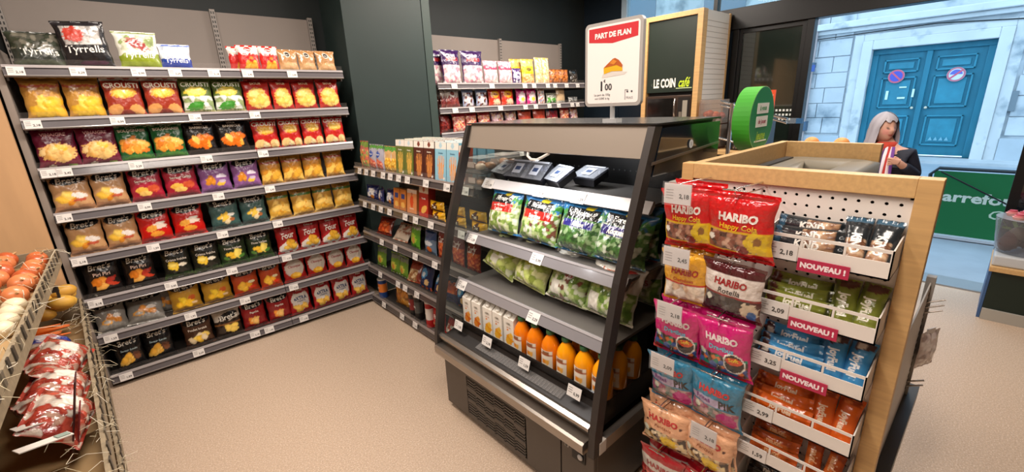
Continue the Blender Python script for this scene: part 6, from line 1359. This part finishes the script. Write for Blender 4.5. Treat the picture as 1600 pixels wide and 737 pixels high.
# hair: long grey, parted, framing the face
hm = MB(); rows, nn = 16, 26
for layer in (0, 1):
    vs, cs = [], []
    for j in range(rows+1):
        t_ = j/rows
        for k in range(nn+1):
            u = k/nn; a = 1.02+(2*PI-2.04)*u            # leaves the face free
            if t_ < .45:
                th = .05+(PI/2-.05)*(t_/.45); fr_ = max(0, 1-t_/.45); a2 = PI+(a-PI)*(1.0+.42*fr_)
                p = Vector((math.sin(a2)*math.sin(th)*.084, -math.cos(a2)*math.sin(th)*.098, math.cos(th)*.118))
            else:
                q = (t_-.45)/.55; wv = 1+.10*math.sin(k*1.9+q*4)+.05*math.sin(k*4.3)
                p = Vector((math.sin(a)*(.084+.022*q)*wv, -math.cos(a)*(.098+.004*q)*wv+.012*q, -.185*q))
            p *= (1.0-.06*layer); vs.append(HC+HR@p+Vector((0, 0, .004)))
            b_ = .75+.35*random.Random(k*7+layer).random(); cs.append(tuple(c*b_ for c in lin('a3a0aa')))
    hm.add(vs, [(j*(nn+1)+k, j*(nn+1)+k+1, (j+1)*(nn+1)+k+1, (j+1)*(nn+1)+k) for j in range(rows) for k in range(nn)], np.array(cs), True)
vs, cs = [], []
for j in range(9):
    for k in range(15):
        a = -1.15+2.3*k/14; th = .05+(1.12+.10*math.sin(k*1.7))*j/8
        p = Vector((math.sin(a)*math.sin(th)*.082, -math.cos(a)*math.sin(th)*.094, math.cos(th)*.115)); vs.append(HC+HR@p+Vector((0, 0, .004)))
        b_ = .75+.35*random.Random(k*5).random(); cs.append(tuple(c*b_ for c in lin('a3a0aa')))
hm.add(vs, [(j*15+k, j*15+k+1, (j+1)*15+k+1, (j+1)*15+k) for j in range(8) for k in range(14)], np.array(cs), True)
hm.build('hair', mat('hair_grey', vcol=True, rough=.55), wo)
# jacket, trousers, scarf, bag
V2 = [(0,.005,.92),(0,.005,1.03),(0,.012,1.13),(0,.01,1.165),(.125,.01,1.135),(.17,.035,.98),(.155,-.045,1.02),(.125,-.105,1.065),(-.125,.01,1.135),(-.17,.025,.96),(-.158,-.05,.82),(0,.0,.78)]
v, f = skin_mesh(V2, [(0,1),(1,2),(2,3),(2,4),(4,5),(5,6),(6,7),(2,8),(8,9),(9,10),(0,11)], [(.145,.105),(.145,.105),(.12,.085),(.07,.06),.055,.048,.042,.034,.055,.048,.036,(.155,.115)])
MB().add(v, f, '1c2030', True).build('jacket', mat('dark_jacket', '161b2c', .7, bump=(30, .3)), wo)
v, f = skin_mesh([(0,0,.80),(.078,0,.72),(.083,-.003,.42),(.087,.01,.09),(-.078,0,.72),(-.083,-.003,.42),(-.087,.01,.09)], [(0,1),(1,2),(2,3),(0,4),(4,5),(5,6)], [(.14,.11),.085,.062,.048,.085,.062,.048])
MB().add(v, f, '20222c', True).build('trousers', mat('dark_trousers', '20242e', .8), wo)
for s_ in (-1, 1): MB().ell((.09*s_, -.04, .03), (.036, .09, .032), 12, 8).build('shoe', mat('black_shoe', '121214', .4), wo)
sm = MB(); rr = random.Random(6); cols = ['b0302a', 'd8c8d0', '6a3a8a', 'c8503a', '4a2a6a', 'e0d4dc']
sm.lathe([(.050, 1.150), (.066, 1.165), (.070, 1.19), (.062, 1.215), (.050, 1.222)], 20, (-.02, -.005, 0), 'c0402e')
for i in range(9):
    x = -.075+.017*i; pts = [(x*.7, -.062, 1.19), (x*.9, -.100, 1.13), (x, -.118, 1.05), (x+.004*math.sin(i), -.120, .96), (x, -.122, .86)]
    m_ = [Vector(p) for p in pts]; vs = []
    for q, p in enumerate(m_): dd_ = .003*math.sin(i*2+q); vs += [p+Vector((-.010, dd_, 0)), p+Vector((0, -.006+dd_, 0)), p+Vector((.010, dd_, 0))]
    sm.add(vs, [(3*q+a_, 3*q+a_+1, 3*q+a_+4, 3*q+a_+3) for q in range(4) for a_ in (0, 1)], cols[i % 6], True)
sm.build('scarf', mat('striped_scarf', vcol=True, rough=.8), wo)
hb_ = MB().ell((.17, -.04, .90), (.045, .09, .07), 12, 8).tube([(.15, -.02, .95), (.12, -.03, 1.08), (.08, .03, 1.17)], .008, 6).build('handbag', mat('dark_handbag', '1a1f30', .4), wo)
